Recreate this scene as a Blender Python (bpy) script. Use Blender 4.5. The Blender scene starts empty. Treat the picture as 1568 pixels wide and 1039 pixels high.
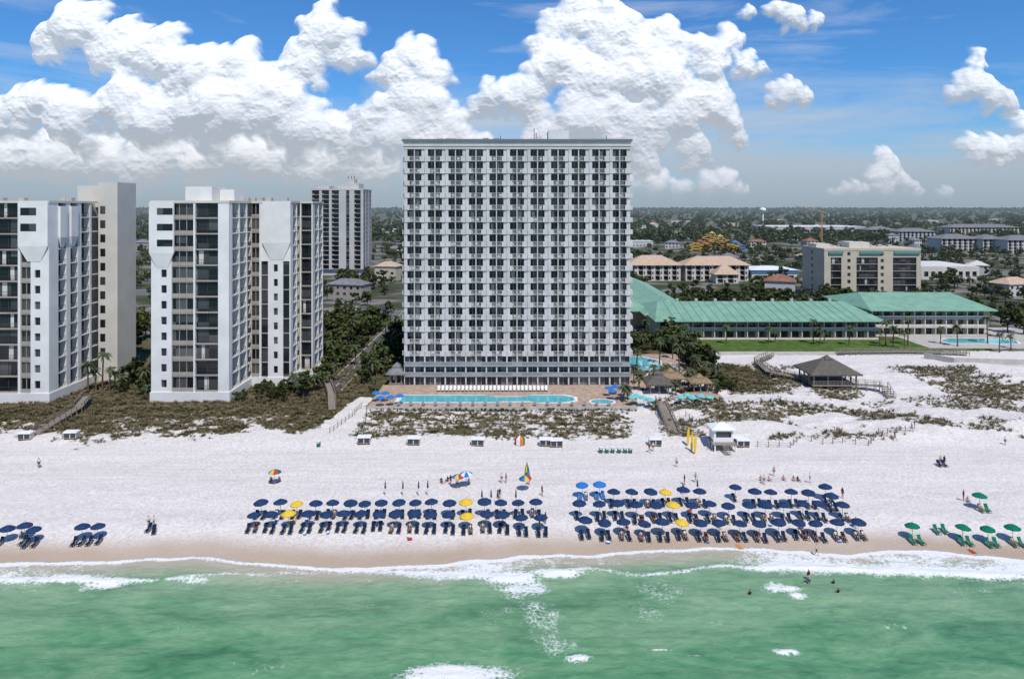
import bpy, math, random
import numpy as np
from mathutils import Vector, Matrix, noise as mnoise
random.seed(7); rng=np.random.default_rng(7)
scene=bpy.context.scene
H=45.0; F=1045.0; CX=784.0; HZ=315.0
def G(px,py,z=0.0):
    """image pixel coordinates, projected out from the camera -> world x,y of a point at height z"""
    y=(H-z)*F/(py-HZ); return ((px-CX)*y/F, y)
# ------------------------------------------------------------------ materials
def nt(m): return m.node_tree.nodes, m.node_tree.links
MATS={}
def mat(name,col,rough=.75,spec=.3,var=.15,vs=1.5,bump=0.,metal=0.,haze=False,vs2=None):
    if name in MATS: return MATS[name]
    m=bpy.data.materials.new(name); m.use_nodes=True; N,L=nt(m)
    p=N['Principled BSDF']; cin='Base Color'
    if rough>=.8:
        out=[x for x in N if x.type=='OUTPUT_MATERIAL'][0]; N.remove(p); p=N.new('ShaderNodeBsdfDiffuse'); L.new(p.outputs[0],out.inputs[0]); cin='Color'
    else:
        p.inputs['Roughness'].default_value=rough
        p.inputs['Specular IOR Level'].default_value=spec; p.inputs['Metallic'].default_value=metal
    g=N.new('ShaderNodeNewGeometry'); n=N.new('ShaderNodeTexNoise'); n.inputs['Scale'].default_value=vs; n.inputs['Detail'].default_value=2
    L.new(g.outputs['Position'],n.inputs['Vector'])
    mr=N.new('ShaderNodeMapRange'); mr.inputs[1].default_value=.3; mr.inputs[2].default_value=.7
    mr.inputs[3].default_value=1-var; mr.inputs[4].default_value=1+var; L.new(n.outputs['Fac'],mr.inputs[0])
    v=N.new('ShaderNodeVectorMath'); v.operation='SCALE'; v.inputs[0].default_value=col[:3]; L.new(mr.outputs[0],v.inputs['Scale'])
    L.new(v.outputs[0],p.inputs[cin])
    if bump:
        b=N.new('ShaderNodeBump'); b.inputs['Strength'].default_value=bump; b.inputs['Distance'].default_value=.1
        L.new(n.outputs['Fac'],b.inputs['Height']); L.new(b.outputs[0],p.inputs['Normal'])
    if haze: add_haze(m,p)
    MATS[name]=m; return m
def add_haze(m,shader,near=250,far=5000,mx=.55):  # aerial haze painted into the material: bluish glow mixed in with distance
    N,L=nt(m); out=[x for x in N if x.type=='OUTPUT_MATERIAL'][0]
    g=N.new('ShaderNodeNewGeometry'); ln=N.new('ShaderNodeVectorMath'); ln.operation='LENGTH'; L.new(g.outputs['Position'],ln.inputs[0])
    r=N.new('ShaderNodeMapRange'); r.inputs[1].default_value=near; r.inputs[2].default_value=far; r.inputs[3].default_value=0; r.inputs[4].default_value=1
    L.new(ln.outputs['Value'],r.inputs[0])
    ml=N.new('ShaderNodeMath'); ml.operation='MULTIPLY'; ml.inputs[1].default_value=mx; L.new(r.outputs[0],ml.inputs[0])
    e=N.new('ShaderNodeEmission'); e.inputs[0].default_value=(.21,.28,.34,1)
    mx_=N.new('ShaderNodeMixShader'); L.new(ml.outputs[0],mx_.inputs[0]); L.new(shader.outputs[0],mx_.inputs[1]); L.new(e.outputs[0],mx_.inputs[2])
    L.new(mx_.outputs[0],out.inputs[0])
def glassmat(name,c1,c2,sc=(.4,.4,.33),rough=.12,thr=.72):
    m=bpy.data.materials.new(name); m.use_nodes=True; N,L=nt(m); p=N['Principled BSDF']
    g=N.new('ShaderNodeNewGeometry'); mp=N.new('ShaderNodeVectorMath'); mp.operation='MULTIPLY'; mp.inputs[1].default_value=sc
    L.new(g.outputs['Position'],mp.inputs[0]); v=N.new('ShaderNodeTexWhiteNoise')
    fl=N.new('ShaderNodeVectorMath'); fl.operation='FLOOR'; L.new(mp.outputs[0],fl.inputs[0]); L.new(fl.outputs[0],v.inputs['Vector'])
    cr=N.new('ShaderNodeValToRGB'); cr.color_ramp.elements[0].position=thr-.3; cr.color_ramp.elements[1].position=1.0
    cr.color_ramp.elements[0].color=(*c1,1); cr.color_ramp.elements[1].color=(*c2,1)
    L.new(v.outputs['Value'],cr.inputs[0]); L.new(cr.outputs[0],p.inputs['Base Color']); p.inputs['Roughness'].default_value=rough
    p.inputs['Specular IOR Level'].default_value=.5
    MATS[name]=m; return m
WHITE=mat('white_stucco',(.72,.71,.685),.8,.2,.07,.25)
TOWERW=mat('tower_stucco',(.57,.56,.545),.8,.2,.12,.2)
TOWERP=mat('tower_balcony_panel',(.36,.36,.36),.8,.2,.12,.5)
TOWERG=mat('tower_grey_wall',(.24,.24,.245),.85,.2,.1,.3)
CREAM=mat('cream_stucco',(.60,.565,.50),.85,.2,.06,.2)
TAN=mat('tan_panel',(.34,.31,.27),.8,.2,.1,.4)
BEIGE=mat('beige_wall',(.54,.48,.37),.85,.2,.06,.2)
GREYR=mat('flat_roof_gravel',(.42,.41,.39),.9,.1,.15,.6)
DARKM=mat('dark_metal',(.05,.05,.055),.5,.4,.1)
RAILW=mat('white_railing',(.50,.50,.50),.6,.3,.05)
CORN=mat('cornice_grey',(.16,.17,.18),.7,.3,.1)
GLASS=glassmat('dark_window_glass',(.010,.013,.018),(.10,.105,.105))
GLASST=glassmat('tower_window_glass',(.012,.015,.020),(.16,.155,.145),(.39,.3,.33))
GLASSP=glassmat('podium_window_glass',(.035,.042,.05),(.20,.20,.19),(.39,.3,.4),.15,.55)
GLASSR=glassmat('glass_railing',(.22,.26,.28),(.34,.37,.38),(.4,.4,.3),.25)
TEAL=mat('teal_metal_roof',(.21,.38,.27),.6,.3,.12,.3)
TEALT=mat('teal_trim',(.10,.27,.25),.6,.3,.05)
TANROOF=mat('tan_shingle_roof',(.50,.37,.27),.9,.1,.15,.8)
WOOD=mat('weathered_wood',(.27,.23,.19),.9,.1,.25,2.5,.2)
WOODG=mat('grey_shingle_roof',(.13,.115,.10),.9,.1,.25,2.,.3)
ASPH=mat('asphalt',(.13,.13,.125),.9,.2,.15,.5)
CONC=mat('concrete_path',(.46,.43,.39),.9,.2,.12,.5)
DECK=mat('pool_deck_pavers',(.42,.31,.24),.85,.2,.25,1.2)
TRUNK=mat('tree_bark',(.13,.10,.075),.95,.1,.2,4)
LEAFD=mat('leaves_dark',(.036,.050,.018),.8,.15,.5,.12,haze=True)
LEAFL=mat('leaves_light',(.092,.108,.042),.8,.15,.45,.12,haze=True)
PALMG=mat('palm_fronds',(.065,.085,.035),.7,.3,.35,1.)
SHRUB=mat('dune_shrub_leaves',(.095,.088,.038),.9,.1,.45,.3)
GRASSD=mat('dune_grass_blades',(.17,.14,.08),.9,.1,.35,.4)
WHITEP=mat('white_paint',(.78,.78,.77),.5,.4,.04)
# ------------------------------------------------------------------ mesh helpers
def link(o,parent=None):
    scene.collection.objects.link(o)
    if parent: o.parent=parent
    return o
def np_mesh(name,V,Fa,mats,midx=None,smooth=False):
    me=bpy.data.meshes.new(name); V=np.asarray(V,dtype=np.float32); Fa=np.asarray(Fa,dtype=np.int32)
    me.vertices.add(len(V)); me.vertices.foreach_set('co',V.ravel())
    k=Fa.shape[1]; me.loops.add(Fa.size); me.loops.foreach_set('vertex_index',Fa.ravel())
    me.polygons.add(len(Fa)); me.polygons.foreach_set('loop_start',np.arange(0,Fa.size,k,dtype=np.int32))
    for m in mats: me.materials.append(m)
    if midx is not None: me.polygons.foreach_set('material_index',np.asarray(midx,dtype=np.int32))
    me.update(calc_edges=True)
    me.polygons.foreach_set('use_smooth',np.full(len(Fa),smooth))
    return me
def join_scatter(name,temps,xf,mats,smooth=False,parent=None):
    """temps: list of (V,F,midx); xf: list of (ti,x,y,z,scale,rot,zs)"""
    Vs=[];Fs=[];Ms=[];o=0
    for (ti,x,y,z,s,r,zs) in xf:
        V,Fa,M=temps[ti]; c,sn=math.cos(r),math.sin(r)
        W=np.empty_like(V); W[:,0]=(V[:,0]*c-V[:,1]*sn)*s+x; W[:,1]=(V[:,0]*sn+V[:,1]*c)*s+y; W[:,2]=V[:,2]*s*zs+z
        Vs.append(W);Fs.append(Fa+o);Ms.append(M);o+=len(V)
    me=np_mesh(name,np.concatenate(Vs),np.concatenate(Fs),mats,np.concatenate(Ms),smooth)
    return link(bpy.data.objects.new(name,me),parent)
class Bld:
    def __init__(s,name,x,y,z=0): s.name=name;s.o=(x,y,z);s.P={};s.M={}
    def _g(s,p,m):
        if p not in s.P: s.P[p]=([],[]); s.M[p]=m
        return s.P[p]
    def poly(s,p,m,vs,fs):
        V,Fa=s._g(p,m); b=len(V); V.extend(vs); Fa.extend([tuple(b+i for i in f) for f in fs])
    def box(s,p,m,fr,a0,a1,o0,o1,z0,z1):
        ox,oy,dx,dy=fr; nx,ny=dy,-dx
        vs=[(ox+dx*a+nx*o,oy+dy*a+ny*o,z) for z in (z0,z1) for (a,o) in ((a0,o1),(a1,o1),(a1,o0),(a0,o0))]
        s.poly(p,m,vs,[(3,2,1,0),(4,5,6,7),(0,1,5,4),(1,2,6,5),(2,3,7,6),(3,0,4,7)])
    def wbox(s,p,m,x0,x1,y0,y1,z0,z1): s.box(p,m,(0,0,1,0),x0,x1,-y1,-y0,z0,z1)
    def prism(s,p,m,pts,z0,z1):
        n=len(pts); vs=[(x,y,z0) for x,y in pts]+[(x,y,z1) for x,y in pts]
        s.poly(p,m,vs,[tuple(range(n))[::-1],tuple(range(n,2*n))]+[(i,(i+1)%n,n+(i+1)%n,n+i) for i in range(n)])
    def hip(s,p,m,x0,x1,y0,y1,z0,z1,ins=None,t=.25):
        w=x1-x0; d=y1-y0
        if ins is None: ins=min(w,d)/2
        if w>=d: r=[(x0+ins,(y0+y1)/2,z1),(x1-ins-.001,(y0+y1)/2,z1)]
        else: r=[((x0+x1)/2,y0+ins,z1),((x0+x1)/2,y1-ins-.001,z1)]
        vs=[(x0,y0,z0),(x1,y0,z0),(x1,y1,z0),(x0,y1,z0)]+[(a,b,c) for a,b,c in r]+[(x0,y0,z0-t),(x1,y0,z0-t),(x1,y1,z0-t),(x0,y1,z0-t)]
        if w>=d: fs=[(0,1,5,4),(1,2,5),(2,3,4,5),(3,0,4)]
        else: fs=[(0,1,4),(1,2,5,4),(2,3,5),(3,0,4,5)]
        fs+=[(6,7,1,0),(7,8,2,1),(8,9,3,2),(9,6,0,3),(9,8,7,6)]
        s.poly(p,m,vs,fs)
    def emit(s):
        e=bpy.data.objects.new(s.name,None); e.location=s.o; e.empty_display_size=1; link(e)
        for p,(V,Fa) in s.P.items():
            me=bpy.data.meshes.new(p); me.from_pydata([(x-s.o[0],y-s.o[1],z-s.o[2]) for x,y,z in V],[],Fa); me.materials.append(s.M[p]); me.update()
            link(bpy.data.objects.new(p,me),e)
        return e
# ------------------------------------------------------------------ noise
TAB=rng.random((256,256)).astype(np.float32)
def vn(x,y):
    xi=np.floor(x).astype(int); yi=np.floor(y).astype(int); fx=x-xi; fy=y-yi
    fx=fx*fx*(3-2*fx); fy=fy*fy*(3-2*fy); a=TAB[xi&255,yi&255];b=TAB[(xi+1)&255,yi&255];c=TAB[xi&255,(yi+1)&255];d=TAB[(xi+1)&255,(yi+1)&255]
    return (a*(1-fx)+b*fx)*(1-fy)+(c*(1-fx)+d*fx)*fy
def fbm(x,y,o=4):
    s=0;a=.5;t=0
    for i in range(o): s=s+a*vn(x+17.3*i,y+9.1*i); t+=a; x=x*2.03;y=y*2.03;a*=.5
    return s/t
def billow(x,y,o=4):
    s=0;a=.5;t=0
    for i in range(o): s=s+a*(1-np.abs(2*vn(x+7.3*i,y+19.1*i)-1)); t+=a; x,y=(x*1.7-y*1.05),(x*1.05+y*1.7);a*=.55
    return s/t
def sst(a,b,x): t=np.clip((x-a)/(b-a),0,1); return t*t*(3-2*t)
# ------------------------------------------------------------------ shoreline
SEA=-.7
sw=[(-400,866),(0,862),(150,862),(300,848),(450,864),(560,872),(680,862),(800,846),(1000,844),(1150,834),(1300,848),(1450,845),(1568,858),(2000,864)]
bo=[(-400,888),(0,888),(200,886),(330,881),(440,878),(560,878),(700,883),(800,886),(900,872),(1000,880),(1100,868),(1200,868),(1300,872),(1450,876),(1568,884),(2000,888)]
swp=np.array([G(a,b,SEA) for a,b in sw]); bop=np.array([G(a,b,SEA) for a,b in bo])
def shore(x): return np.interp(x,swp[:,0],swp[:,1])+(fbm(x*.12+5,x*0+3.)-.5)*2.6
def bore(x): return np.interp(x,bop[:,0],bop[:,1])+(fbm(x*.2+50,x*0+8.)-.5)*1.6
# ------------------------------------------------------------------ ground
def axis(lo,hi,step,far,gr=1.12):
    a=list(np.arange(lo,hi+1e-6,step)); s=step; r=[];p=hi
    while p<far: s*=gr; p+=s; r.append(p)
    s=step;l=[];p=lo
    while p>-far: s*=gr; p-=s; l.append(p)
    return np.array(l[::-1]+a+r)
gx=axis(-150,190,.5,14000); gy=np.concatenate([np.arange(60,240,.5),240+np.cumsum(.5*1.045**np.arange(0,205))]); gy=gy[gy<16000]
X,Y=np.meshgrid(gx,gy)
def vegf(X,Y):
    n1=fbm(X*.09,Y*.16,4); n2=fbm(X*.5+30,Y*.8,3); edge=(fbm(X*.11+9,Y*0+1.,3)-.5); n3=fbm(X*.25+70,Y*.4+9,3)
    L=sst(-35,-40,X+edge*8)*sst(126,137,Y+edge*14+(n2-.5)*12)*(.36+.64*sst(131,145,Y+edge*14+(n3-.5)*20))*(.66+.6*sst(.35,.55,n3))
    C=sst(-33,-30,X)*sst(27,23,X)*sst(129.5,133,Y+edge*5)*sst(150,147,Y)*(.42+.36*sst(.42,.62,n2))
    R=sst(26,32,X)*sst(128,134,Y-edge*6)*(.16+sst(.44,.60,n1)*.44)*sst(196,188,Y)
    P=np.exp(-(((X-58)/10)**2+((Y-178)/17)**2)**2)*1.
    clear=1-np.exp(-(((X-92)/13)**2+((Y-180)/26)**2)**2)
    path=1-np.exp(-((X+35.5+(150-Y)*.12)/2.2)**4)*sst(162,158,Y)
    R=R*clear
    back=sst(208,214,Y)*.95
    mid=sst(150,156,Y)*sst(30,26,X)*sst(205,200,Y)*.95
    sideR=sst(26,29,X)*sst(54,48,X+edge*8)*sst(178,183,Y)*.9
    return np.clip(np.maximum.reduce([L,C,R,P,back,mid*np.ones_like(X),sideR])*path,0,1)
VEG=vegf(X,Y)
def hgt(X,Y):
    d=Y-shore(X); z=np.where(d<0,SEA+d*.09,SEA+.7*sst(0,9,d))
    z=np.maximum(z,-6)
    dn=sst(127,137,Y)*sst(205,175,Y); dn=dn*(1-sst(148,152,Y)*sst(-140,-130,X)*sst(30,26,X))
    z=z+dn*(fbm(X*.1+3,Y*.13,4)-.28)*2.4*(.6+.6*sst(25,40,X))
    z=z+(fbm(X*.5,Y*.5,2)-.5)*.2*sst(90,100,Y)*sst(400,300,Y)+(fbm(X*.06,Y*.2,3)-.5)*.6*sst(92,105,Y)*sst(300,200,Y)
    z=z+.25*np.exp(-((d-9)/3.)**2)
    return z
Z=hgt(X,Y)
trk=np.zeros_like(X)
for (yy,ph,am) in ((118,0,2.),(120.2,.6,1.6),(124,2,1.2),(112,3.5,1.5)):
    c_=yy+am*np.sin(X*.02+ph)
    for o in (-.8,.8): trk=np.maximum(trk,np.exp(-((Y-c_-o)/.3)**2)*(.4+.6*fbm(X*.05+ph*9,Y*0+2,2)))
Z=Z-trk*.05
nyy,nxx=X.shape; idx=np.arange(nyy*nxx).reshape(nyy,nxx)
FQ=np.stack([idx[:-1,:-1],idx[:-1,1:],idx[1:,1:],idx[1:,:-1]],-1).reshape(-1,4)
gm=bpy.data.materials.new('sand_and_soil'); gm.use_nodes=True; N,L=nt(gm); p=N['Principled BSDF']; p.inputs['Roughness'].default_value=.95; p.inputs['Specular IOR Level'].default_value=.1
def noise_n(N,L,scale,detail=4,vec=None,rough=.5,dist=0):
    n=N.new('ShaderNodeTexNoise'); n.inputs['Scale'].default_value=scale; n.inputs['Detail'].default_value=detail; n.inputs['Roughness'].default_value=rough; n.inputs['Distortion'].default_value=dist
    if vec: L.new(vec,n.inputs['Vector'])
    return n
def ramp(N,L,src,stops):
    r=N.new('ShaderNodeValToRGB'); e=r.color_ramp.elements
    while len(e)<len(stops): e.new(.5)
    for k,(p_,c) in enumerate(stops): e[k].position=p_; e[k].color=(*c,1) if len(c)==3 else c
    L.new(src,r.inputs[0]); return r
def mixc(N,L,f,a,b,bt='MIX'):
    m=N.new('ShaderNodeMix'); m.data_type='RGBA'; m.blend_type=bt
    for s_,i in ((f,0),(a,6),(b,7)):
        if isinstance(s_,(int,float)): m.inputs[i].default_value=s_
        elif isinstance(s_,tuple): m.inputs[i].default_value=(*s_,1)
        else: L.new(s_,m.inputs[i])
    return m.outputs[2]
def mth(N,L,op,a,b=None,c=None):
    m=N.new('ShaderNodeMath'); m.operation=op
    for i,s_ in enumerate((a,b,c)):
        if s_ is None: continue
        if isinstance(s_,(int,float)): m.inputs[i].default_value=s_
        else: L.new(s_,m.inputs[i])
    return m.outputs[0]
def att(N,name):
    a=N.new('ShaderNodeAttribute'); a.attribute_name=name; return a.outputs['Fac']
pos=N.new('ShaderNodeNewGeometry').outputs['Position']
ns1=noise_n(N,L,.22,4,pos); ns2=noise_n(N,L,2.0,3,pos,.75); ns3=noise_n(N,L,.035,2,pos)
sand=ramp(N,L,ns1.outputs[0],[(.25,(.63,.575,.53)),(.75,(.76,.71,.675))]).outputs[0]
sand=mixc(N,L,.46,sand,ramp(N,L,ns2.outputs[0],[(.36,(.46,.41,.37)),(.60,(.84,.795,.76))]).outputs[0])
sand=mixc(N,L,mth(N,L,'MULTIPLY',att(N,'tracks'),.35),sand,(.50,.46,.42))
wetc=ramp(N,L,ns3.outputs[0],[(.3,(.45,.345,.255)),(.7,(.53,.42,.33))]).outputs[0]
wf=mth(N,L,'ADD',att(N,'wet'),mth(N,L,'MULTIPLY',mth(N,L,'SUBTRACT',ns1.outputs[0],.5),.5)); wf.node.use_clamp=True
c=mixc(N,L,wf,sand,wetc)
vn1=noise_n(N,L,.9,5,pos,.75); vcol=ramp(N,L,vn1.outputs[0],[(.3,(.055,.052,.024)),(.5,(.12,.10,.055)),(.7,(.22,.18,.115))]).outputs[0]
vcol=mixc(N,L,ramp(N,L,ns1.outputs[0],[(.45,(0,0,0)),(.6,(1,1,1))]).outputs[0],vcol,(.068,.072,.028))
tf=ramp(N,L,ns3.outputs[0],[(.40,(.05,.065,.03)),(.5,(.09,.09,.06)),(.58,(.24,.22,.19)),(.66,(.14,.14,.14))]).outputs[0]
vcol=mixc(N,L,att(N,'town'),vcol,tf)
vth=mth(N,L,'ADD',att(N,'veg'),mth(N,L,'MULTIPLY',mth(N,L,'SUBTRACT',vn1.outputs[0],.5),2.2))
vmask=ramp(N,L,vth,[(.42,(0,0,0)),(.58,(1,1,1))]).outputs[0]
c=mixc(N,L,vmask,c,vcol); L.new(c,p.inputs['Base Color'])
rr=N.new('ShaderNodeMapRange'); rr.inputs[3].default_value=.95; rr.inputs[4].default_value=.42; L.new(att(N,'wet'),rr.inputs[0]); L.new(rr.outputs[0],p.inputs['Roughness'])
bp=N.new('ShaderNodeBump'); bp.inputs['Strength'].default_value=.65; bp.inputs['Distance'].default_value=.2; L.new(ns2.outputs[0],bp.inputs['Height']); L.new(bp.outputs[0],p.inputs['Normal'])
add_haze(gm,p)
me=np_mesh('ground',np.stack([X,Y,Z],-1).reshape(-1,3),FQ,[gm],smooth=True)
def setatt(me,n,a):
    t=me.attributes.new(n,'FLOAT','POINT'); t.data.foreach_set('value',np.asarray(a,dtype=np.float32).ravel())
setatt(me,'veg',VEG); setatt(me,'wet',sst(6.5,1.5,Y-shore(X))); setatt(me,'town',sst(228,245,Y)); setatt(me,'tracks',trk)
link(bpy.data.objects.new('ground',me))
def gz(x,y): return float(hgt(np.array([float(x)]),np.array([float(y)]))[0])
# ------------------------------------------------------------------ sea
sx=axis(-110,110,.3,14000,1.15); sy=np.arange(50,92,.2); s_=.2;pp=50.;l=[]
while pp>-14000: s_*=1.13; pp-=s_; l.append(pp)
sy=np.array(l[::-1]+list(sy)); SX,SY=np.meshgrid(sx,sy)
D=shore(SX)-SY
foam=np.zeros_like(SX)
bd=SY-bore(SX); amp=.2+.95*fbm(SX*.06+2,SX*0+4,3)
rb=sst(26,36,SX)*1.0+np.exp(-((SX+5)/12)**2)*.9+sst(-42,-56,SX)*.6
foam+=np.exp(-(bd/(.4+.55*rb))**2)*np.clip(amp*.9+rb*.40,0,1.1)
foam+=sst(-.2,.25,D)*sst(1.1,.35,D)*(.45+.5*fbm(SX*.15+22,SX*0+1,2))
zone=sst(0,.5,bd)*sst(-.3,.4,D)
foam+=zone*(.22+.44*np.clip(rb,0,1))*(.45+1.1*fbm(SX*.25,SY*.5,3)-.1)
foam+=.42*np.exp(-((bd+1.6)/1.1)**2)*fbm(SX*.2+9,SY*.5,3)
for (cx,cy,rx,ry,st) in [(160,893,34,8,.95),(135,899,16,6,.7),(300,887,28,5,.8),(850,877,48,8,1.1),(785,886,48,8,1.1),(800,900,42,13,.85),(790,912,28,9,.6),(835,945,48,34,.45),(845,985,40,22,.48),(820,930,18,12,.6),(700,1028,92,16,1.15),(660,1036,60,14,1.0),(885,1006,24,7,.95),(1195,900,34,9,.95),(1220,913,18,6,.8),(1205,997,24,6,1.),(1010,905,50,24,.44),(990,935,34,20,.42),(1010,994,30,2.5,.7),(440,876,40,4,.5),(760,940,34,16,.38),(400,1022,60,12,.36),(1480,905,60,8,.36),(1075,1003,40,2,.5),(560,925,60,8,.28),(1100,950,60,10,.27),(250,960,70,8,.25),(1380,960,60,8,.27)]:
    x0,y0=G(cx,cy,SEA); sxx=rx*y0/F; syy=abs(G(cx,cy-ry,SEA)[1]-y0)
    foam=np.maximum(foam,st*np.exp(-((((SX-x0)/sxx)**2+((SY-y0)/syy)**2))**1.3))
wz=(fbm(SX*.05,SY*.35,3)-.5)*.6*sst(0,9,D)+(fbm(SX*.5+8,SY*1.1,3)-.5)*.22*sst(0,3,D)
wz+=.25*np.exp(-(bd/.7)**2)*np.clip(amp,0,1)*sst(2,4,D)+.35*np.clip(foam-.5,0,1)*sst(7,10,D)
wz*=np.exp(-np.clip(-SY,0,1e5)/500)*np.exp(-np.clip(abs(SX)-110,0,1e5)/500)
ny2,nx2=SX.shape; idx=np.arange(ny2*nx2).reshape(ny2,nx2)
FQ=np.stack([idx[:-1,:-1],idx[:-1,1:],idx[1:,1:],idx[1:,:-1]],-1).reshape(-1,4)
wm=bpy.data.materials.new('sea_water'); wm.use_nodes=True; N,L=nt(wm); p=N['Principled BSDF']
pos=N.new('ShaderNodeNewGeometry').outputs['Position']
st=N.new('ShaderNodeMapping'); st.inputs['Scale'].default_value=(.42,1,1); st.inputs['Rotation'].default_value=(0,0,.22); L.new(pos,st.inputs[0])
nA=noise_n(N,L,.17,5,st.outputs[0],.55,1.0); nB=noise_n(N,L,1.1,4,st.outputs[0],.65,.6); nC=noise_n(N,L,.05,2,st.outputs[0],.5,.8)
deep=ramp(N,L,nA.outputs[0],[(.32,(.035,.170,.075)),(.46,(.085,.265,.125)),(.58,(.145,.325,.165)),(.72,(.22,.385,.215))]).outputs[0]
shal=ramp(N,L,nA.outputs[0],[(.3,(.21,.355,.205)),(.7,(.33,.44,.29))]).outputs[0]
dd=att(N,'depthd')
f1=mth(N,L,'ADD',mth(N,L,'MULTIPLY',dd,1/20.),mth(N,L,'MULTIPLY',mth(N,L,'SUBTRACT',nC.outputs[0],.5),1.3)); f1.node.use_clamp=True
c=mixc(N,L,f1,shal,deep)
c=mixc(N,L,.24,c,ramp(N,L,nB.outputs[0],[(.35,(.03,.13,.06)),(.65,(.29,.43,.26))]).outputs[0])
tanf=N.new('ShaderNodeMapRange'); tanf.inputs[1].default_value=1.2; tanf.inputs[2].default_value=5.; tanf.inputs[3].default_value=1; tanf.inputs[4].default_value=0; L.new(dd,tanf.inputs[0])
c=mixc(N,L,tanf.outputs[0],c,(.47,.41,.32))
vo=N.new('ShaderNodeTexVoronoi'); vo.feature='DISTANCE_TO_EDGE'; vo.inputs['Scale'].default_value=1.6
wv=N.new('ShaderNodeVectorMath'); wv.operation='ADD'; nd=noise_n(N,L,1.3,3,pos); sc=N.new('ShaderNodeVectorMath'); sc.operation='SCALE'; sc.inputs['Scale'].default_value=1.3; L.new(nd.outputs['Color'],sc.inputs[0]); L.new(pos,wv.inputs[0]); L.new(sc.outputs[0],wv.inputs[1]); L.new(wv.outputs[0],vo.inputs['Vector'])
lace=mth(N,L,'SUBTRACT',.30,mth(N,L,'MULTIPLY',vo.outputs['Distance'],1.6))
nf=noise_n(N,L,2.6,5,pos,.75); nf2=noise_n(N,L,.5,3,pos,.6)
fa=mth(N,L,'ADD',att(N,'foam'),mth(N,L,'MULTIPLY',mth(N,L,'SUBTRACT',nf.outputs[0],.5),1.2))
fa=mth(N,L,'ADD',fa,mth(N,L,'MULTIPLY',lace,.6)); fa=mth(N,L,'ADD',fa,mth(N,L,'MULTIPLY',mth(N,L,'SUBTRACT',nf2.outputs[0],.5),.8))
fm=ramp(N,L,fa,[(.46,(0,0,0)),(.86,(1,1,1))]).outputs[0]
c=mixc(N,L,fm,c,(.80,.80,.78)); L.new(c,p.inputs['Base Color'])
ro=N.new('ShaderNodeMapRange'); ro.inputs[3].default_value=.35; ro.inputs[4].default_value=.9; L.new(fm,ro.inputs[0]); L.new(ro.outputs[0],p.inputs['Roughness'])
p.inputs['Specular IOR Level'].default_value=.2
hb=mth(N,L,'ADD',nB.outputs[0],mth(N,L,'MULTIPLY',nf.outputs[0],.35))
bp=N.new('ShaderNodeBump'); bp.inputs['Strength'].default_value=.55; bp.inputs['Distance'].default_value=.38; L.new(hb,bp.inputs['Height']); L.new(bp.outputs[0],p.inputs['Normal'])
me=np_mesh('sea',np.stack([SX,SY,SEA+wz],-1).reshape(-1,3),FQ,[wm],smooth=True)
setatt(me,'foam',foam); setatt(me,'depthd',np.clip(D,-5,60)); link(bpy.data.objects.new('sea',me))
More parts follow.
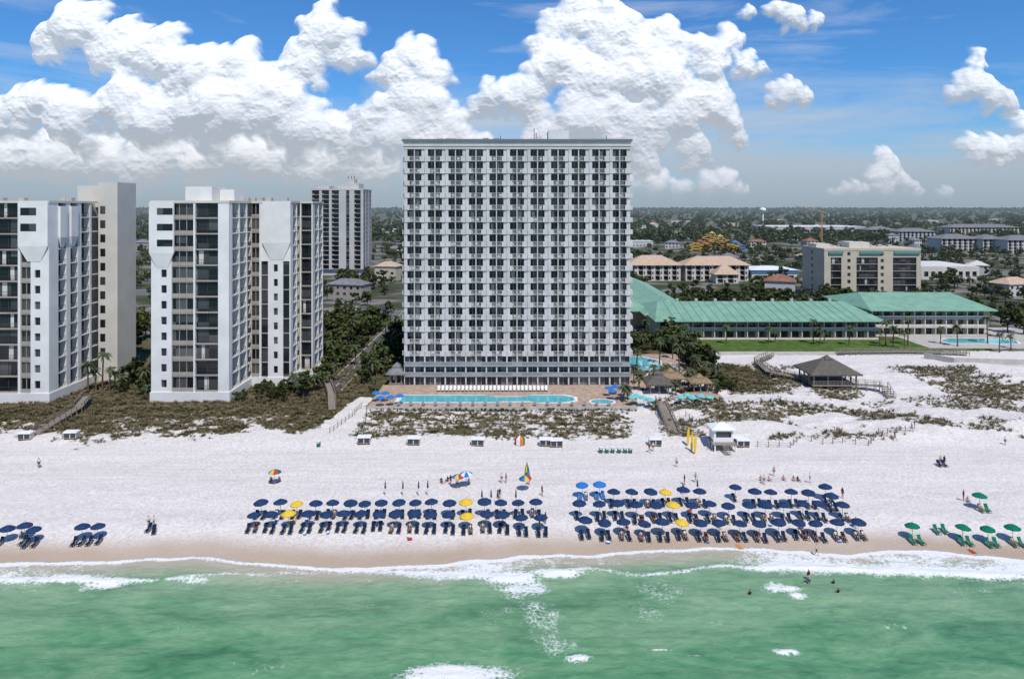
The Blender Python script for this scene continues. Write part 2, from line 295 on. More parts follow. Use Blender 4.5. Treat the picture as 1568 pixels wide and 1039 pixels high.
# ------------------------------------------------------------------ facades
def facade(b,p0,p1,z0,nf,fh,cols,R=1.6,wall=('walls',None)):
    dx=p1[0]-p0[0];dy=p1[1]-p0[1];Ln=math.hypot(dx,dy);fr=(p0[0],p0[1],dx/Ln,dy/Ln); wm_=wall[1] or WHITE
    tot=sum(c[0] for c in cols); a=0
    for c in cols:
        w=c[0]/tot*Ln; a0,a1=a,a+w; a+=w; t=c[1]; f0=c[2] if len(c)>2 else 0; f1=c[3] if len(c)>3 else nf
        zt=z0+nf*fh
        if t=='W': b.box('walls',wm_,fr,a0,a1,-R,0,z0,zt); continue
        if f0>0: b.box('walls',wm_,fr,a0,a1,-R,-.02,z0,z0+f0*fh)
        if f1<nf: b.box('walls',wm_,fr,a0,a1,-R,-.02,z0+f1*fh,zt)
        for k in range(f0,f1):
            z=z0+k*fh
            if t=='s':
                m=(a0+a1)/2; ww=min(.75,w*.3)
                b.box('walls',wm_,fr,a0,m-ww,-R,0,z,z+fh); b.box('walls',wm_,fr,m+ww,a1,-R,0,z,z+fh)
                b.box('walls',wm_,fr,m-ww,m+ww,-R,0,z,z+fh*.28); b.box('walls',wm_,fr,m-ww,m+ww,-R,0,z+fh*.78,z+fh)
                b.box('window_glass',GLASS,fr,m-ww,m+ww,-R,-.35,z+fh*.28,z+fh*.78)
            elif t=='G':
                b.box('floor_slabs',TAN,fr,a0,a1,-R,-.12,z,z+.3)
                b.box('window_glass',GLASS,fr,a0,a1,-R,-.7,z+.3,z+fh)
                n=max(1,int(w/2.0))
                for i in range(1,n): b.box('mullions',DARKM,fr,a0+i*w/n-.05,a0+i*w/n+.05,-.7,-.6,z+.3,z+fh)
                b.box('railings',DARKM,fr,a0,a1,-.22,-.17,z+1.35,z+1.42)
                q=int(w/.5)
                for i in range(q): b.box('railings',DARKM,fr,a0+(i+.5)*w/q-.025,a0+(i+.5)*w/q+.025,-.21,-.18,z+.3,z+1.35)
                if random.random()<.35: x_=a0+random.uniform(.1,.6)*w; b.box('curtains',CREAM,fr,x_,x_+random.uniform(.5,1.3),-.7,-.66,z+.35,z+fh-.1)
            elif t=='T':
                b.box('tan_panels',TAN,fr,a0,a1,-R,-.15,z,z+fh*.24)
                b.box('window_glass',GLASS,fr,a0,a1,-R,-.5,z+fh*.24,z+fh*.94)
                b.box('tan_heads',TAN,fr,a0,a1,-R,-.2,z+fh*.94,z+fh)
                n=max(2,int(w/1.4))
                for i in range(n+1): b.box('window_frames',TAN,fr,max(a0,a0+i*w/n-.06),min(a1,a0+i*w/n+.06),-.5,-.3,z+fh*.24,z+fh*.94)
            elif t=='B':
                b.box('balcony_slabs',wm_,fr,a0,a1,-R,-.03,z,z+.2)
                b.box('window_glass',GLASS,fr,a0,a1,-R-.0,-R+.12,z+.2,z+fh)
                b.box('railings',DARKM,fr,a0,a1,-.2,-.14,z+1.2,z+1.27)
                q=max(2,int(w/.4))
                for i in range(q): b.box('railings',DARKM,fr,a0+(i+.5)*w/q-.03,a0+(i+.5)*w/q+.03,-.19,-.15,z+.2,z+1.2)
                b.box('balcony_parapets',TAN,fr,a0,a0+w*.28,-.3,-.22,z+.2,z+1.1)
            elif t=='D':
                b.box('window_glass',GLASS,fr,a0,a1,-R,-.25,z+.25,z+fh); b.box('spandrels',TAN,fr,a0,a1,-R,-.06,z,z+.25)
                n=max(1,int(w/1.6))
                for i in range(1,n): b.box('mullions',DARKM,fr,a0+i*w/n-.06,a0+i*w/n+.06,-.25,-.15,z+.25,z+fh)
    return fr,Ln
# ------------------------------------------------------------------ main tower
TX0,TX1,TY=-26.85,29.45,170.; TW=TX1-TX0
b=Bld('beachfront_hotel_tower',(TX0+TX1)/2,TY+10)
fr=(TX0,TY,1,0); NB=11; bw=TW/NB; fh=3.03; zl=7.6; NF=17; zt=zl+NF*fh
b.wbox('core_walls',TOWERG,TX0+.3,TX1-.3,TY+2.0,TY+22,0,zt+1.2)
b.box('top_fascia',TOWERW,fr,-.15,TW+.15,-22.2,.1,zt,zt+1.9)
b.box('fascia_band',CORN,fr,-.2,TW+.2,-22.25,.16,zt+.5,zt+.7)
b.box('roof_cornice',CORN,fr,-.5,TW+.5,-22.5,.5,zt+1.9,zt+2.45)
for k in range(NF):
    z=zl+k*fh
    b.box('floor_slabs',TOWERP,fr,-.1,TW+.1,-2.,-.05,z,z+.22)
    for i in range(NB):
        a=i*bw; mid=a+bw*.5
        b.box('bay_walls',TOWERW,fr,a,a+.75,-2,0,z+.22,z+fh)
        b.box('bay_walls',TOWERW,fr,a+bw-.85,a+bw,-2,-.18,z+.22,z+fh)
        b.box('window_glass',GLASST,fr,a+.75,a+bw-.85,-2,-1.6,z+.22,z+fh-.2)
        b.box('lintels',TOWERG,fr,a+.75,a+bw-.85,-2,-1.3,z+fh-.2,z+fh)
        b.box('bay_walls',TOWERW,fr,mid-.17,mid+.07,-1.6,-.1,z+.22,z+fh)
        b.box('window_mullions',RAILW,fr,a+1.55,a+1.63,-1.6,-1.52,z+.22,z+fh-.2)
        b.box('window_mullions',RAILW,fr,mid+.85,mid+.93,-1.6,-1.52,z+.22,z+fh-.2)
        b.box('balcony_parapets',TOWERW,fr,a+.05,a+1.35,.0,.14,z-.02,z+1.25)
        b.box('balcony_parapets',TOWERW,fr,a+bw-1.3,a+bw-.05,-.02,.10,z-.02,z+1.25)
        for j in range(8): 
            xx=a+1.4+j*(bw-2.75)/8
            b.box('railing_bars',RAILW,fr,xx,xx+.07,-.16,-.08,z+.22,z+1.15)
        b.box('railing_bars',RAILW,fr,a+1.35,a+bw-1.3,-.18,-.06,z+1.15,z+1.23)
        if random.random()<.4: x_=mid+random.choice((-1.5,.2)); b.box('curtains',CREAM,fr,x_,x_+random.uniform(.4,1.0),-1.5,-1.44,z+.3,z+fh-.4)
        if random.random()<.3: x_=mid+random.uniform(-1,.8); b.box('balcony_furniture',WHITEP,fr,x_,x_+.5,-1.1,-.6,z+.22,z+.9)
    for y_ in (1,7.5,14):
        b.wbox('side_balconies',TOWERW,TX1+.1,TX1+.8,TY+y_,TY+y_+4,z,z+1.1)
        b.wbox('side_balconies',TOWERW,TX0-.6,TX0-.1,TY+y_,TY+y_+4,z,z+1.1)
for k in range(3):
    z=k*zl/3; g=zl/3
    b.box('podium_slabs',TOWERP,fr,-.1,TW+.1,-2,.3,z+.002,z+.24)
    b.box('podium_glass',GLASSP,fr,0,TW,-2,-.7,z+.24,z+g)
    if k: b.box('glass_railing',GLASSR,fr,0,TW,.18,.24,z+.24,z+1.05)
    if k: b.box('railing_bars',RAILW,fr,0,TW,.16,.27,z+1.05,z+1.12)
    for i in range(NB*2+1):
        a=i*bw/2; b.box('podium_columns',TOWERW,fr,max(0,a-.17),min(TW,a+.17),-.7,.1,z+.24,z+g)
    for i in range(NB*4): 
        if i%2: a=i*bw/4; b.box('podium_mullions',RAILW,fr,a-.04,a+.04,-.7,-.62,z+.24,z+g)
b.wbox('roof_penthouse',WHITE,9.2,14.4,TY+3,TY+9,zt+2.45,zt+5.0)
b.wbox('roof_penthouse',TOWERW,-8,22,TY+12,TY+18,zt+2.45,zt+3.6)
for (x,h_) in ((5.6,3.0),(6.1,2.0),(-3,1.1),(24,1.2)):
    b.wbox('roof_antenna',DARKM,x,x+.15,TY+4,TY+4.15,zt+2.45,zt+2.6+h_)
b.poly('satellite_dish',WHITEP,[(5.2,TY+4,zt+4.4),(6.8,TY+4,zt+4.2),(6,TY+4.3,zt+5.6),(6,TY+4.9,zt+4.7)],[(0,1,2),(0,3,1),(1,3,2),(2,3,0)])
for i in range(14): 
    x=random.uniform(TX0+3,TX1-5); y=random.uniform(TY+5,TY+11); b.wbox('roof_units',GREYR,x,x+1.5,y,y+1.5,zt+2.45,zt+3.3)
b.emit()
# ------------------------------------------------------------------ left condos
fhc=3.62; 
def haunch(b,fr,a0,a1,z,h,tw,prj=.55,m=None):
    ox,oy,dx,dy=fr; nx,ny=dy,-dx; c0=a0;c1=a1;m0=(a0+a1)/2-tw/2;m1=(a0+a1)/2+tw/2
    pt=lambda a,o,z:(ox+dx*a+nx*o,oy+dy*a+ny*o,z)
    vs=[pt(c0,prj,z+h),pt(c1,prj,z+h),pt(c1,.02,z+h),pt(c0,.02,z+h),pt(m0,.05,z),pt(m1,.05,z),pt(m1,.02,z),pt(m0,.02,z)]
    b.poly('flared_haunches',m or WHITE,vs,[(0,1,2,3),(7,6,5,4),(0,4,5,1),(1,5,6,2),(2,6,7,3),(3,7,4,0)])
b=Bld('white_condo_tower',-70,170)
x0,x1,y1=-83.,-65.1,157.; nf=12; zb=2.2; zt=zb+nf*fhc
b.prism('core_walls',CREAM,[(x0+1.6,y1+1.62),(x1-1.62,y1+1.62),(x1-1.62,172.12),(-56.92,172.12),(-56.92,179.62),(-53.62,179.62),(-53.62,190),(x0+1.6,190)],0,zt)
b.prism('podium',WHITE,[(x0-.2,y1-.25),(x1+.25,y1-.25),(x1+.25,170.3),(-55.1,170.3),(-55.1,177.8),(-51.8,177.8),(-51.8,188.3),(x0-.2,188.3)],0,zb)
fr,Ln=facade(b,(x0,y1),(x1,y1),zb,nf,fhc,[(1.9,'W'),(2.1,'s',0,9),(.7,'W'),(5.0,'T'),(.4,'W'),(5.3,'G'),(2.5,'W')])
b.box('upper_panel',WHITE,fr,-.25,5.4,.01,.5,zt-3.15*fhc,zt+.3)
for k in (0,1,2): b.box('upper_openings',GLASS,fr,1.6,5.2,.5,.53,zt-(k+.75)*fhc,zt-(k+.32)*fhc)
haunch(b,fr,-.25,5.4,zt-4.1*fhc,.95*fhc,2.6)
facade(b,(x1,y1+1.6),(x1,170.5),zb,nf,fhc,[(.4,'W'),(4.1,'B'),(.6,'W'),(4.1,'B'),(.6,'W'),(2.6,'B')])
fr3,_=facade(b,(x1,170.5),(-55.3,170.5),zb,nf,fhc,[(2.0,'T'),(.5,'W'),(1.7,'D',0,8),(1.1,'W'),(1.7,'s',0,9),(1.0,'W'),(1.6,'D',0,8),(.3,'W')])
b.box('upper_panel',WHITE,fr3,2.9,9.9,.01,.5,zt-2.7*fhc,zt+.3); haunch(b,fr3,2.9,9.9,zt-3.9*fhc,1.2*fhc,3.2)
facade(b,(-55.3,172.1),(-55.3,178),zb,nf,fhc,[(.3,'W'),(3.2,'B'),(.5,'W'),(2.2,'B')])
facade(b,(-55.3,178),(-52,178),zb,nf,fhc,[(.3,'W'),(2.8,'G'),(.3,'W')])
facade(b,(-52,179.6),(-52,188),zb,nf,fhc,[(.3,'W'),(3.3,'B'),(.5,'W'),(3.2,'B'),(.5,'W')])
facade(b,(x0,188),(x0,y1+1.6),zb,nf,fhc,[(1,'W')])
b.prism('roof_parapet',CREAM,[(x0-.1,y1-.1),(x1+.1,y1-.1),(x1+.1,170.4),(-55.2,170.4),(-55.2,177.9),(-51.9,177.9),(-51.9,188.2),(x0-.1,188.2)],zt,zt+.55)
b.wbox('roof_penthouse',WHITE,-77.5,-71.2,162,170,zt+.55,zt+3.9); b.wbox('roof_penthouse',CREAM,-71.1,-67.5,166,172,zt+.55,zt+3.3)
for i in range(9):
    x=random.uniform(-81,-58); y=random.uniform(173,180) ; b.wbox('roof_units',GREYR,x,x+1.4,y,y+1.6,zt+.55,zt+1.4)
b.emit()
b=Bld('white_condo_tower',-112,170)
x0,x1,y1=-132.,-105.8,156.
b.prism('core_walls',CREAM,[(x0+1.6,y1+1.62),(x1-1.62,y1+1.62),(x1-1.62,190),(x0+1.6,190)],0,zt)
b.prism('podium',WHITE,[(x0-.2,y1-.25),(x1+.25,y1-.25),(x1+.25,174.2),(x0-.2,174.2)],0,zb)
fr,Ln=facade(b,(x0,y1),(x1,y1),zb,nf,fhc,[(8.,'G'),(1,'W'),(4.5,'T'),(.8,'W'),(5.2,'G'),(.6,'W'),(2.4,'T'),(.5,'W'),(2.2,'s',0,9),(1.6,'W')])
b.box('upper_panel',WHITE,fr,19.4,26.2,.01,.5,zt-2.7*fhc,zt+.3)
for k in (0,1): b.box('upper_openings',GLASS,fr,20,23.6,.5,.53,zt-(k+.78)*fhc,zt-(k+.3)*fhc)
haunch(b,fr,19.4,26.2,zt-3.7*fhc,1.*fhc,3.)
facade(b,(x1,y1+1.6),(x1,174.4),zb,nf,fhc,[(1.5,'W'),(2.6,'B'),(1.4,'W'),(2.6,'B'),(1.2,'W'),(3.,'B'),(.7,'W'),(2.4,'B')])
frs=(x1,y1,0,1)
for a in (3.2,7.2): b.box('upper_panel',WHITE,frs,a,a+2.6,0.01,.5,zt-2.2*fhc,zt-.2*fhc); haunch(b,frs,a,a+2.6,zt-2.9*fhc,.7*fhc,1.2)
b.wbox('elevator_core',CREAM,-105.7,-100.8,174.42,183,0,51.)
b.wbox('elevator_core_step',CREAM,-112,-105.75,176,186,zt-1,50.2)
fre=(-105.7,174.42,1,0)
for k in range(1,nf): b.box('core_windows',GLASS,fre,.5,1.8,.0,.03,zb+k*fhc+.9,zb+k*fhc+2.9)
facade(b,(x0,188),(x0,y1+1.6),zb,nf,fhc,[(1,'W')])
b.prism('roof_parapet',CREAM,[(x0-.1,y1-.1),(x1+.1,y1-.1),(x1+.1,174.3),(x0-.1,174.3)],zt,zt+.5)
for i in range(6): 
    x=random.uniform(-128,-108); b.wbox('roof_units',GREYR,x,x+1.4,166,167.5,zt+.5,zt+1.3)
b.emit()
b=Bld('distant_white_condo_tower',-110,450)
x0,x1,y1=-130.,-96.,440.
zt=55; f=3.0; n=17
LG=mat('weathered_white_stucco',(.52,.51,.49),.8,.2,.08,.1)
b.prism('core_walls',LG,[(x0+1.6,y1+1.62),(x1-1.62,y1+1.62),(x1-1.62,466),(x0+1.6,466)],0,zt)
facade(b,(x0,y1),(x1,y1),zt-n*f,n,f,[(1,'W'),(4.5,'B'),(1.6,'W'),(4.5,'B'),(1.6,'W'),(4.5,'B'),(4.5,'W'),(2,'D'),(3.,'W'),(4,'B'),(1.5,'W')],wall=('w',LG))
facade(b,(x1,y1+1.6),(x1,466),zt-n*f,n,f,[(1.5,'W'),(4,'B'),(3,'W'),(4,'B'),(5,'W'),(4,'B'),(1,'W')],wall=('w',LG))
b.wbox('roof_penthouse',LG,-114,-100,445,460,zt+.9,zt+4.5); b.wbox('roof_penthouse',LG,-109,-103,446,455,zt+4.51,zt+7.5)
b.wbox('roof_parapet',LG,x0-.1,x1+.1,y1-.1,466.1,zt,zt+.9); b.wbox('roof_penthouse',CREAM,-128,-120,448,460,zt+.9,zt+3)
for i in range(3): b.wbox('roof_antenna',DARKM,-108+i*2,-107.7+i*2,450,450.3,zt+7.5,zt+9.5)
b.emit()
# ------------------------------------------------------------------ green-roofed hotel
b=Bld('green_roofed_beach_hotel',100,240)
def lowwing(b,x0,x1,y0,y1,nf,fh,cols_w=3.6,z0=0):
    fr=(x0,y0,1,0); W=x1-x0; n=int(W/cols_w)
    b.wbox('walls',BEIGE,x0,x1,y0+1.8,y1,z0,z0+nf*fh)
    for k in range(nf):
        z=z0+k*fh; b.box('floor_slabs',CREAM,fr,0,W,-1.8,.0,z,z+.3)
        for i in range(n):
            a=i*W/n; b.box('party_walls',CREAM,fr,a,a+.3,-1.8,-.1,z+.3,z+fh)
            b.box('window_glass',GLASS,fr,a+.7,a+W/n-.4,-1.8,-1.7,z+.4,z+fh-.4)
            b.box('railings',TEALT if k else CREAM,fr,a+.3,a+W/n,-.2,-.12,z+.5 if k else z+.3,z+1.2 if k else z+.8)
lowwing(b,49.5,123,229,262,2,3.1); lowwing(b,124,164,235,266,3,3.)
def gable(b,p,m,x0,x1,y0,y1,z0,z1,t=.3,hipend=5.): b.hip(p,m,x0,x1,y0,y1,z0,z1,hipend,t)
gable(b,'main_roof',TEAL,47.5,124.5,226.8,266,6.7,10.6)
gable(b,'upper_roof',TEAL,122.5,166,233,270,9.3,13.2)
b.wbox('walls_wing',BEIGE,48.5,65,263,338,0,6.2); b.hip('wing_roof',TEAL,46.5,67,240,341,6.6,10.8,9,.3)
b.wbox('walls_wing_front',BEIGE,40,50,255,300,0,6.2); b.hip('wing_roof_low',TEAL,36,52,250,300,6.5,9.6,6,.3)
for i in range(26):
    a=48.5+i*2.95
    b.poly('roof_seams',TEALT,[(a,227,6.78),(a+.12,227,6.78),(a+.12,246.2,10.62),(a,246.2,10.62),(a,227,6.84),(a+.12,227,6.84),(a+.12,246.2,10.68),(a,246.2,10.68)],[(4,5,6,7),(0,4,7,3),(1,2,6,5),(0,1,5,4)]) if 53<a<118 else None
for i in range(9): b.wbox('roof_vents',GREYR,60+i*7,61+i*7,250,251,9.6,11)
b.emit()
b=Bld('beige_hotel_with_teal_trim',174,342)
x0,x1,y0=150.5,197.,329.; n=7; f=3.35; zt=n*f
b.prism('core_walls',BEIGE,[(x0+1.62,y0+1.62),(x1-.1,y0+1.62),(x1-.1,354),(x0+1.62,354)],0,zt)
facade(b,(x0,y0),(x1,y0),0,n,f,[(3,'W'),(5,'G',1,6),(2,'W'),(3,'s'),(2,'W'),(10,'G',1,6),(4,'s'),(3,'W'),(11,'G',1,6),(2,'W')],wall=('w',BEIGE))
facade(b,(x0,354),(x0,y0+1.6),0,n,f,[(8,'W'),(2,'s'),(8,'W')],wall=('w',BEIGE))
b.wbox('roof_parapet',BEIGE,x0-.15,x1+.15,y0-.15,354.2,zt,zt+1.)
for (a0,a1) in ((2,9),(17,28),(33.5,46)): b.box('teal_awning_roof',TEALT,(x0,y0,1,0),a0,a1,-.2,.7,zt-1.6,zt-.4)
b.wbox('roof_penthouse',CREAM,166,176,336,344,zt+1,zt+3.6); b.wbox('roof_penthouse',BEIGE,x0+1,x0+8,340,350,zt+1,zt+2.6)
for i in range(8): b.wbox('roof_units',GREYR,155+i*5,157+i*5,345,347,zt+1,zt+2)
b.emit()
# ------------------------------------------------------------------ low-rise buildings
def hotel_low(name,x0,x1,y0,y1,nf,roofm,wallm=CREAM,fh=3.1,rise=4.5,over=1.2):
    b=Bld(name,(x0+x1)/2,(y0+y1)/2); facade(b,(x0,y0),(x1,y0),0,nf,fh,sum([[(.8,'W'),(2.6,'B'),(1.4,'s')] for i in range(max(2,int((x1-x0)/5)))],[])+[(.8,'W')],wall=('w',wallm))
    b.wbox('core_walls',wallm,x0+.05,x1-.05,y0+1.61,y1,0,nf*fh-.01); z=nf*fh
    b.hip('roof',roofm,x0-over,x1+over,y0-over,y1+over,z+.25,z+rise,None,.24); b.emit()
hotel_low('tan_roofed_hotel',70,101,409,428,3,TANROOF,CREAM,3.1,5.5); hotel_low('tan_roofed_hotel',104,142,409,426,3,TANROOF,CREAM,3.1,5.)
hotel_low('tan_roofed_hotel',118,131,395,405,2,TANROOF,CREAM,2.6,5.)
BLUEF=mat('blue_fascia',(.05,.25,.5),.5,.4,.05)
b=Bld('white_roofed_store',158,420); b.wbox('walls',CREAM,143,170,407,430,0,5); b.wbox('blue_fascia',BLUEF,142.5,170.5,406.5,430.5,5,6.6); b.hip('roof',WHITEP,142,171,406,431,6.8,8.4,12,.2)
for i in range(6): b.wbox('windows',GLASS,145+i*4,148+i*4,406.9,407,1,3.6)
b.emit()
REDR=mat('brick_red_roof',(.26,.14,.10),.9,.1,.2,.5); GRYR=mat('grey_shingle',(.20,.20,.21),.9,.1,.2,.5); WHR=mat('white_membrane_roof',(.60,.60,.59),.8,.2,.08,.2)
def blocked(x,y,r=0):
    for (a,b_,c,d) in BL:
        if a-r<x<b_+r and c-r<y<d+r: return True
    return False
BL=[(-134,-98,150,192),(-85,-50,150,192),(-30,32,150,195),(-133,-90,432,472),(28,48,150,205),(34,70,224,345),(34,168,224,272),(56,128,205,229),(148,200,322,356),(66,145,392,432),(140,173,400,433),(-46.5,-41,150,900),(-75,-50,262,300),(50,80,160,212),(88,120,290,318)]
def apt(x0,x1,y0,nf,roofm,wm_=WHITE,name='apartment_block',d=16):
    hotel_low(name,x0,x1,y0,y0+d,nf,roofm,wm_,3.1,4.5); BL.append((x0-3,x1+3,y0-8,y0+d+3))
for (px0,px1,py) in ((1330,1372,366),(1376,1432,370),(1442,1500,385),(1505,1540,386),(1543,1600,388)):
    a,y=G(px0,py,0); c_,_=G(px1,py,0); apt(a,c_,y,4,GRYR,LG,d=25)
for (px0,px1,py,nf) in ((1455,1560,366,3),):
    a,y=G(px0,py,0); c_,_=G(px1,py,0); apt(a,c_,y,nf+2,GRYR,CREAM,d=30)
a,y=G(1180,356); c_,_=G(1325,356); b=Bld('shopping_center',(a+c_)/2,y); b.wbox('walls',LG,a,c_,y,y+90,0,9); b.wbox('roof',WHR,a-.5,c_+.5,y-.5,y+90.5,9,10)
for i in range(20): b.wbox('storefront_windows',GLASS,a+4+i*9,a+9+i*9,y-.1,y-.02,1,5) if a+9+i*9<c_ else None
b.emit(); BL.append((a-5,c_+5,y-30,y+95))
a,y=G(1410,428); c_,_=G(1500,428); b=Bld('low_commercial_building',(a+c_)/2,y); b.wbox('walls',CREAM,a,c_,y,y+40,0,8); b.wbox('roof',WHR,a+1,c_-1,y+1,y+39,8,8.3)
for i in range(8): b.wbox('windows',GLASS,a+2+i*4.2,a+4.5+i*4.2,y-.08,y-.01,2,5)
b.emit(); BL.append((a-2,c_+2,y-8,y+42))
def house(x,y,w,d,h,rm,wm_,rot=0):
    b=Bld('house' if w<22 else 'warehouse_store',x,y); b.wbox('walls',wm_,x-w/2,x+w/2,y-d/2,y+d/2,0,h)
    n=max(2,int(w/3.5))
    for k in range(max(1,int(h/3))):
        for i in range(n):
            a=x-w/2+(i+.3)*w/n; b.wbox('windows',GLASS,a,a+w/n*.4,y-d/2-.04,y-d/2-.002,k*3+1,k*3+2.3)
    b.wbox('door',TAN,x-.5,x+.5,y-d/2-.06,y-d/2-.005,0,.95)
    if w<22: b.hip('roof',rm,x-w/2-.6,x+w/2+.6,y-d/2-.6,y+d/2+.6,h+.2,h+min(w,d)*.28,None,.2)
    else:
        b.wbox('roof',rm,x-w/2-.3,x+w/2+.3,y-d/2-.3,y+d/2+.3,h,h+.7)
        for i in range(3): b.wbox('roof_units',GREYR,x-w/4+i*w/5,x-w/4+i*w/5+2,y,y+2,h+.7,h+1.8)
    e=b.emit(); e.rotation_euler=(0,0,rot); BL.append((x-w/2-2,x+w/2+2,y-d/2-12,y+d/2+1))
rs=random.Random(3); cnt=0
while cnt<150:
    y=330+rs.random()**1.4*1700; x=(rs.random()*2-1)*.8*y
    big=rs.random()<.25 and y>420; w=rs.uniform(28,60) if big else rs.uniform(11,20); d=rs.uniform(14,25) if big else rs.uniform(9,13)
    if blocked(x,y,w*.6) : cnt+=.2; continue
    house(x,y,w,d,rs.uniform(5,8) if big else rs.choice([3.2,6.,6.,8.5]),rs.choice([WHR,GREYR,GREYR]) if big else rs.choice([REDR,GRYR,TANROOF,GRYR,GREYR,GRYR,CREAM]),rs.choice([LG,CREAM,BEIGE,TAN,LG]),rs.uniform(-.5,.5)); cnt+=1
YEL=mat('yellow_slide_plastic',(.50,.30,.05),.5,.4,.05); REDP=mat('red_plastic',(.38,.07,.05),.5,.4,.05); BLUP=mat('blue_plastic',(.05,.18,.36),.5,.4,.05)
def tube(path,r,n=8,half=False):
    V=[];Fa=[]
    for i,pnt in enumerate(path):
        p_=Vector(pnt); t=(Vector(path[min(i+1,len(path)-1)])-Vector(path[max(i-1,0)])).normalized(); s=t.cross(Vector((0,0,1))); s=s.normalized() if s.length>1e-4 else Vector((1,0,0)); u=s.cross(t)
        for j in range(n):
            a=2*math.pi*j/n; V.append(tuple(p_+s*math.cos(a)*r+u*math.sin(a)*r))
    for i in range(len(path)-1):
        for j in range(n): Fa.append((i*n+j,i*n+(j+1)%n,(i+1)*n+(j+1)%n,(i+1)*n+j))
    Fa.append(tuple(range(n))[::-1]); Fa.append(tuple(range((len(path)-1)*n,len(path)*n)))
    return V,Fa
for q,(px,py) in enumerate(((1102,382),(1072,384),(1125,386),(1090,377))):
    x,y=G(px,py); b=Bld('water_slide_tower',x,y)
    for (cx,m,ph,r) in ((0,YEL,0,4),(6,(YEL,REDP,BLUP,YEL)[q],2.,3.5),(-5,YEL,4,5)):
        hh=(12,8,8,13)[q]; path=[(x+cx+math.cos(ph+t*.42)*r*(1+t*.01),y+math.sin(ph+t*.42)*r,hh-t*hh/42) for t in range(42)]
        V,Fa=tube(path,.6,8); b.poly('slide_%d'%(int(ph)),m,V,Fa)
    for dx in (-2,2):
        for dy in (-2,2): b.wbox('tower_posts',WHITEP,x+dx-.2,x+dx+.2,y+dy-.2,y+dy+.2,0,hh+1)
    b.wbox('platform',WOOD,x-2.6,x+2.6,y-2.6,y+2.6,hh-.6,hh-.2); b.hip('canopy_roof',(YEL,REDP,BLUP,YEL)[q],x-3,x+3,y-3,y+3,hh+1.6,hh+4,None,.2); b.emit(); BL.append((x-8,x+8,y-10,y+8))
x,y=G(1168,341); b=Bld('water_tower',x,y)
V,Fa=tube([(x,y,0),(x,y,5),(x,y,27)],2.2,12); b.poly('stem',WHITEP,V,Fa)
prof=[(2.2,26),(7,30),(8.5,33),(8.5,36),(6,39),(.3,40.5)]
V=[(x+rr_*math.cos(a*math.pi/8),y+rr_*math.sin(a*math.pi/8),z) for rr_,z in prof for a in range(16)]
b.poly('tank',WHITEP,V,[(i*16+j,i*16+(j+1)%16,(i+1)*16+(j+1)%16,(i+1)*16+j) for i in range(5) for j in range(16)]); b.emit()
x,y=G(1258,372); b=Bld('tower_crane',x,y); ORG=mat('crane_paint',(.5,.3,.15),.5,.4,.05)
zc=38
for dx in (-.8,.8):
    for dy in (-.8,.8): b.wbox('mast',ORG,x+dx-.15,x+dx+.15,y+dy-.15,y+dy+.15,0,zc)
for k in range(20):
    V,Fa=tube([(x-.8,y-.8,k*1.9),(x+.8,y-.8,k*1.9+1.9)],.1,4); b.poly('mast_bracing',ORG,V,Fa)
V,Fa=tube([(x+8,y,zc-3),(x,y,zc),(x-34,y-4,zc+7)],.4,4); b.poly('jib',ORG,V,Fa)
V,Fa=tube([(x+8,y,zc-3),(x+8,y,zc-6)],1.,6); b.poly('counterweight',GREYR,V,Fa); V,Fa=tube([(x,y,zc),(x,y,zc+6),(x-20,y-2.4,zc+4.6)],.1,4); b.poly('cables',DARKM,V,Fa); b.emit()
# ------------------------------------------------------------------ trees
def crown_template(h,w,clumps,per,leaf,seed,trunk=True,base=.35):
    r=np.random.default_rng(seed); V=[];Fa=[];M=[]
    def quad(c,u,v,m):
        b=len(V); V.extend([c-u-v,c+u-v,c+u+v,c-u+v]); Fa.append((b,b+1,b+2,b+3)); M.append(m)
    def cone(p0,p1,r0,r1,n=6):
        p0=np.array(p0,float);p1=np.array(p1,float); t=p1-p0; t/=np.linalg.norm(t); s=np.cross(t,[.3,.9,.1]); s/=np.linalg.norm(s); u=np.cross(s,t); b=len(V)
        for P_,R_ in ((p0,r0),(p1,r1)):
            for j in range(n): a=2*math.pi*j/n; V.append(P_+s*math.cos(a)*R_+u*math.sin(a)*R_)
        for j in range(n): Fa.append((b+j,b+(j+1)%n,b+n+(j+1)%n,b+n+j)); M.append(0)
    cs=[]
    for i in range(clumps):
        a=r.random()*6.28; rr=math.sqrt(r.random())*w*.42; z=h*(base+(1-base)*(.15+.75*r.random())*(1-.35*(rr/(w*.5))**2)); cs.append(np.array([math.cos(a)*rr,math.sin(a)*rr,z]))
    if trunk:
        cone((0,0,0),(0,0,h*.5),h*.035,h*.02)
        for c in cs[:5]: cone((0,0,h*.35),c*.9,h*.015,h*.006,4)
    for c in cs:
        R_=w*r.uniform(.13,.22)
        for k in range(per):
            d=r.normal(size=3); d/=np.linalg.norm(d); p_=c+d*R_*r.uniform(.6,1.05)*np.array([1,1,.75])
            n=d+r.normal(size=3)*.6; n/=np.linalg.norm(n); u=np.cross(n,r.normal(size=3)); u/=np.linalg.norm(u); v=np.cross(n,u); s=leaf*r.uniform(.6,1.2)
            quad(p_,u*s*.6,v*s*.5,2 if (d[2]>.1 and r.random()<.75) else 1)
    return np.array(V,dtype=np.float32),np.array(Fa,dtype=np.int32),np.array(M,dtype=np.int32)
TT=[crown_template(8,7,12,28,.62,s) for s in range(4)]+[crown_template(11,6,12,28,.66,s+9,base=.2) for s in range(2)]
FT=[crown_template(13,12,8,13,1.9,s+30,trunk=True,base=.2) for s in range(4)]
ST=[crown_template(1.3,2.4,7,24,.24,s+50,trunk=True,base=.1) for s in range(4)]
xf=[];rs=random.Random(11)
n=0
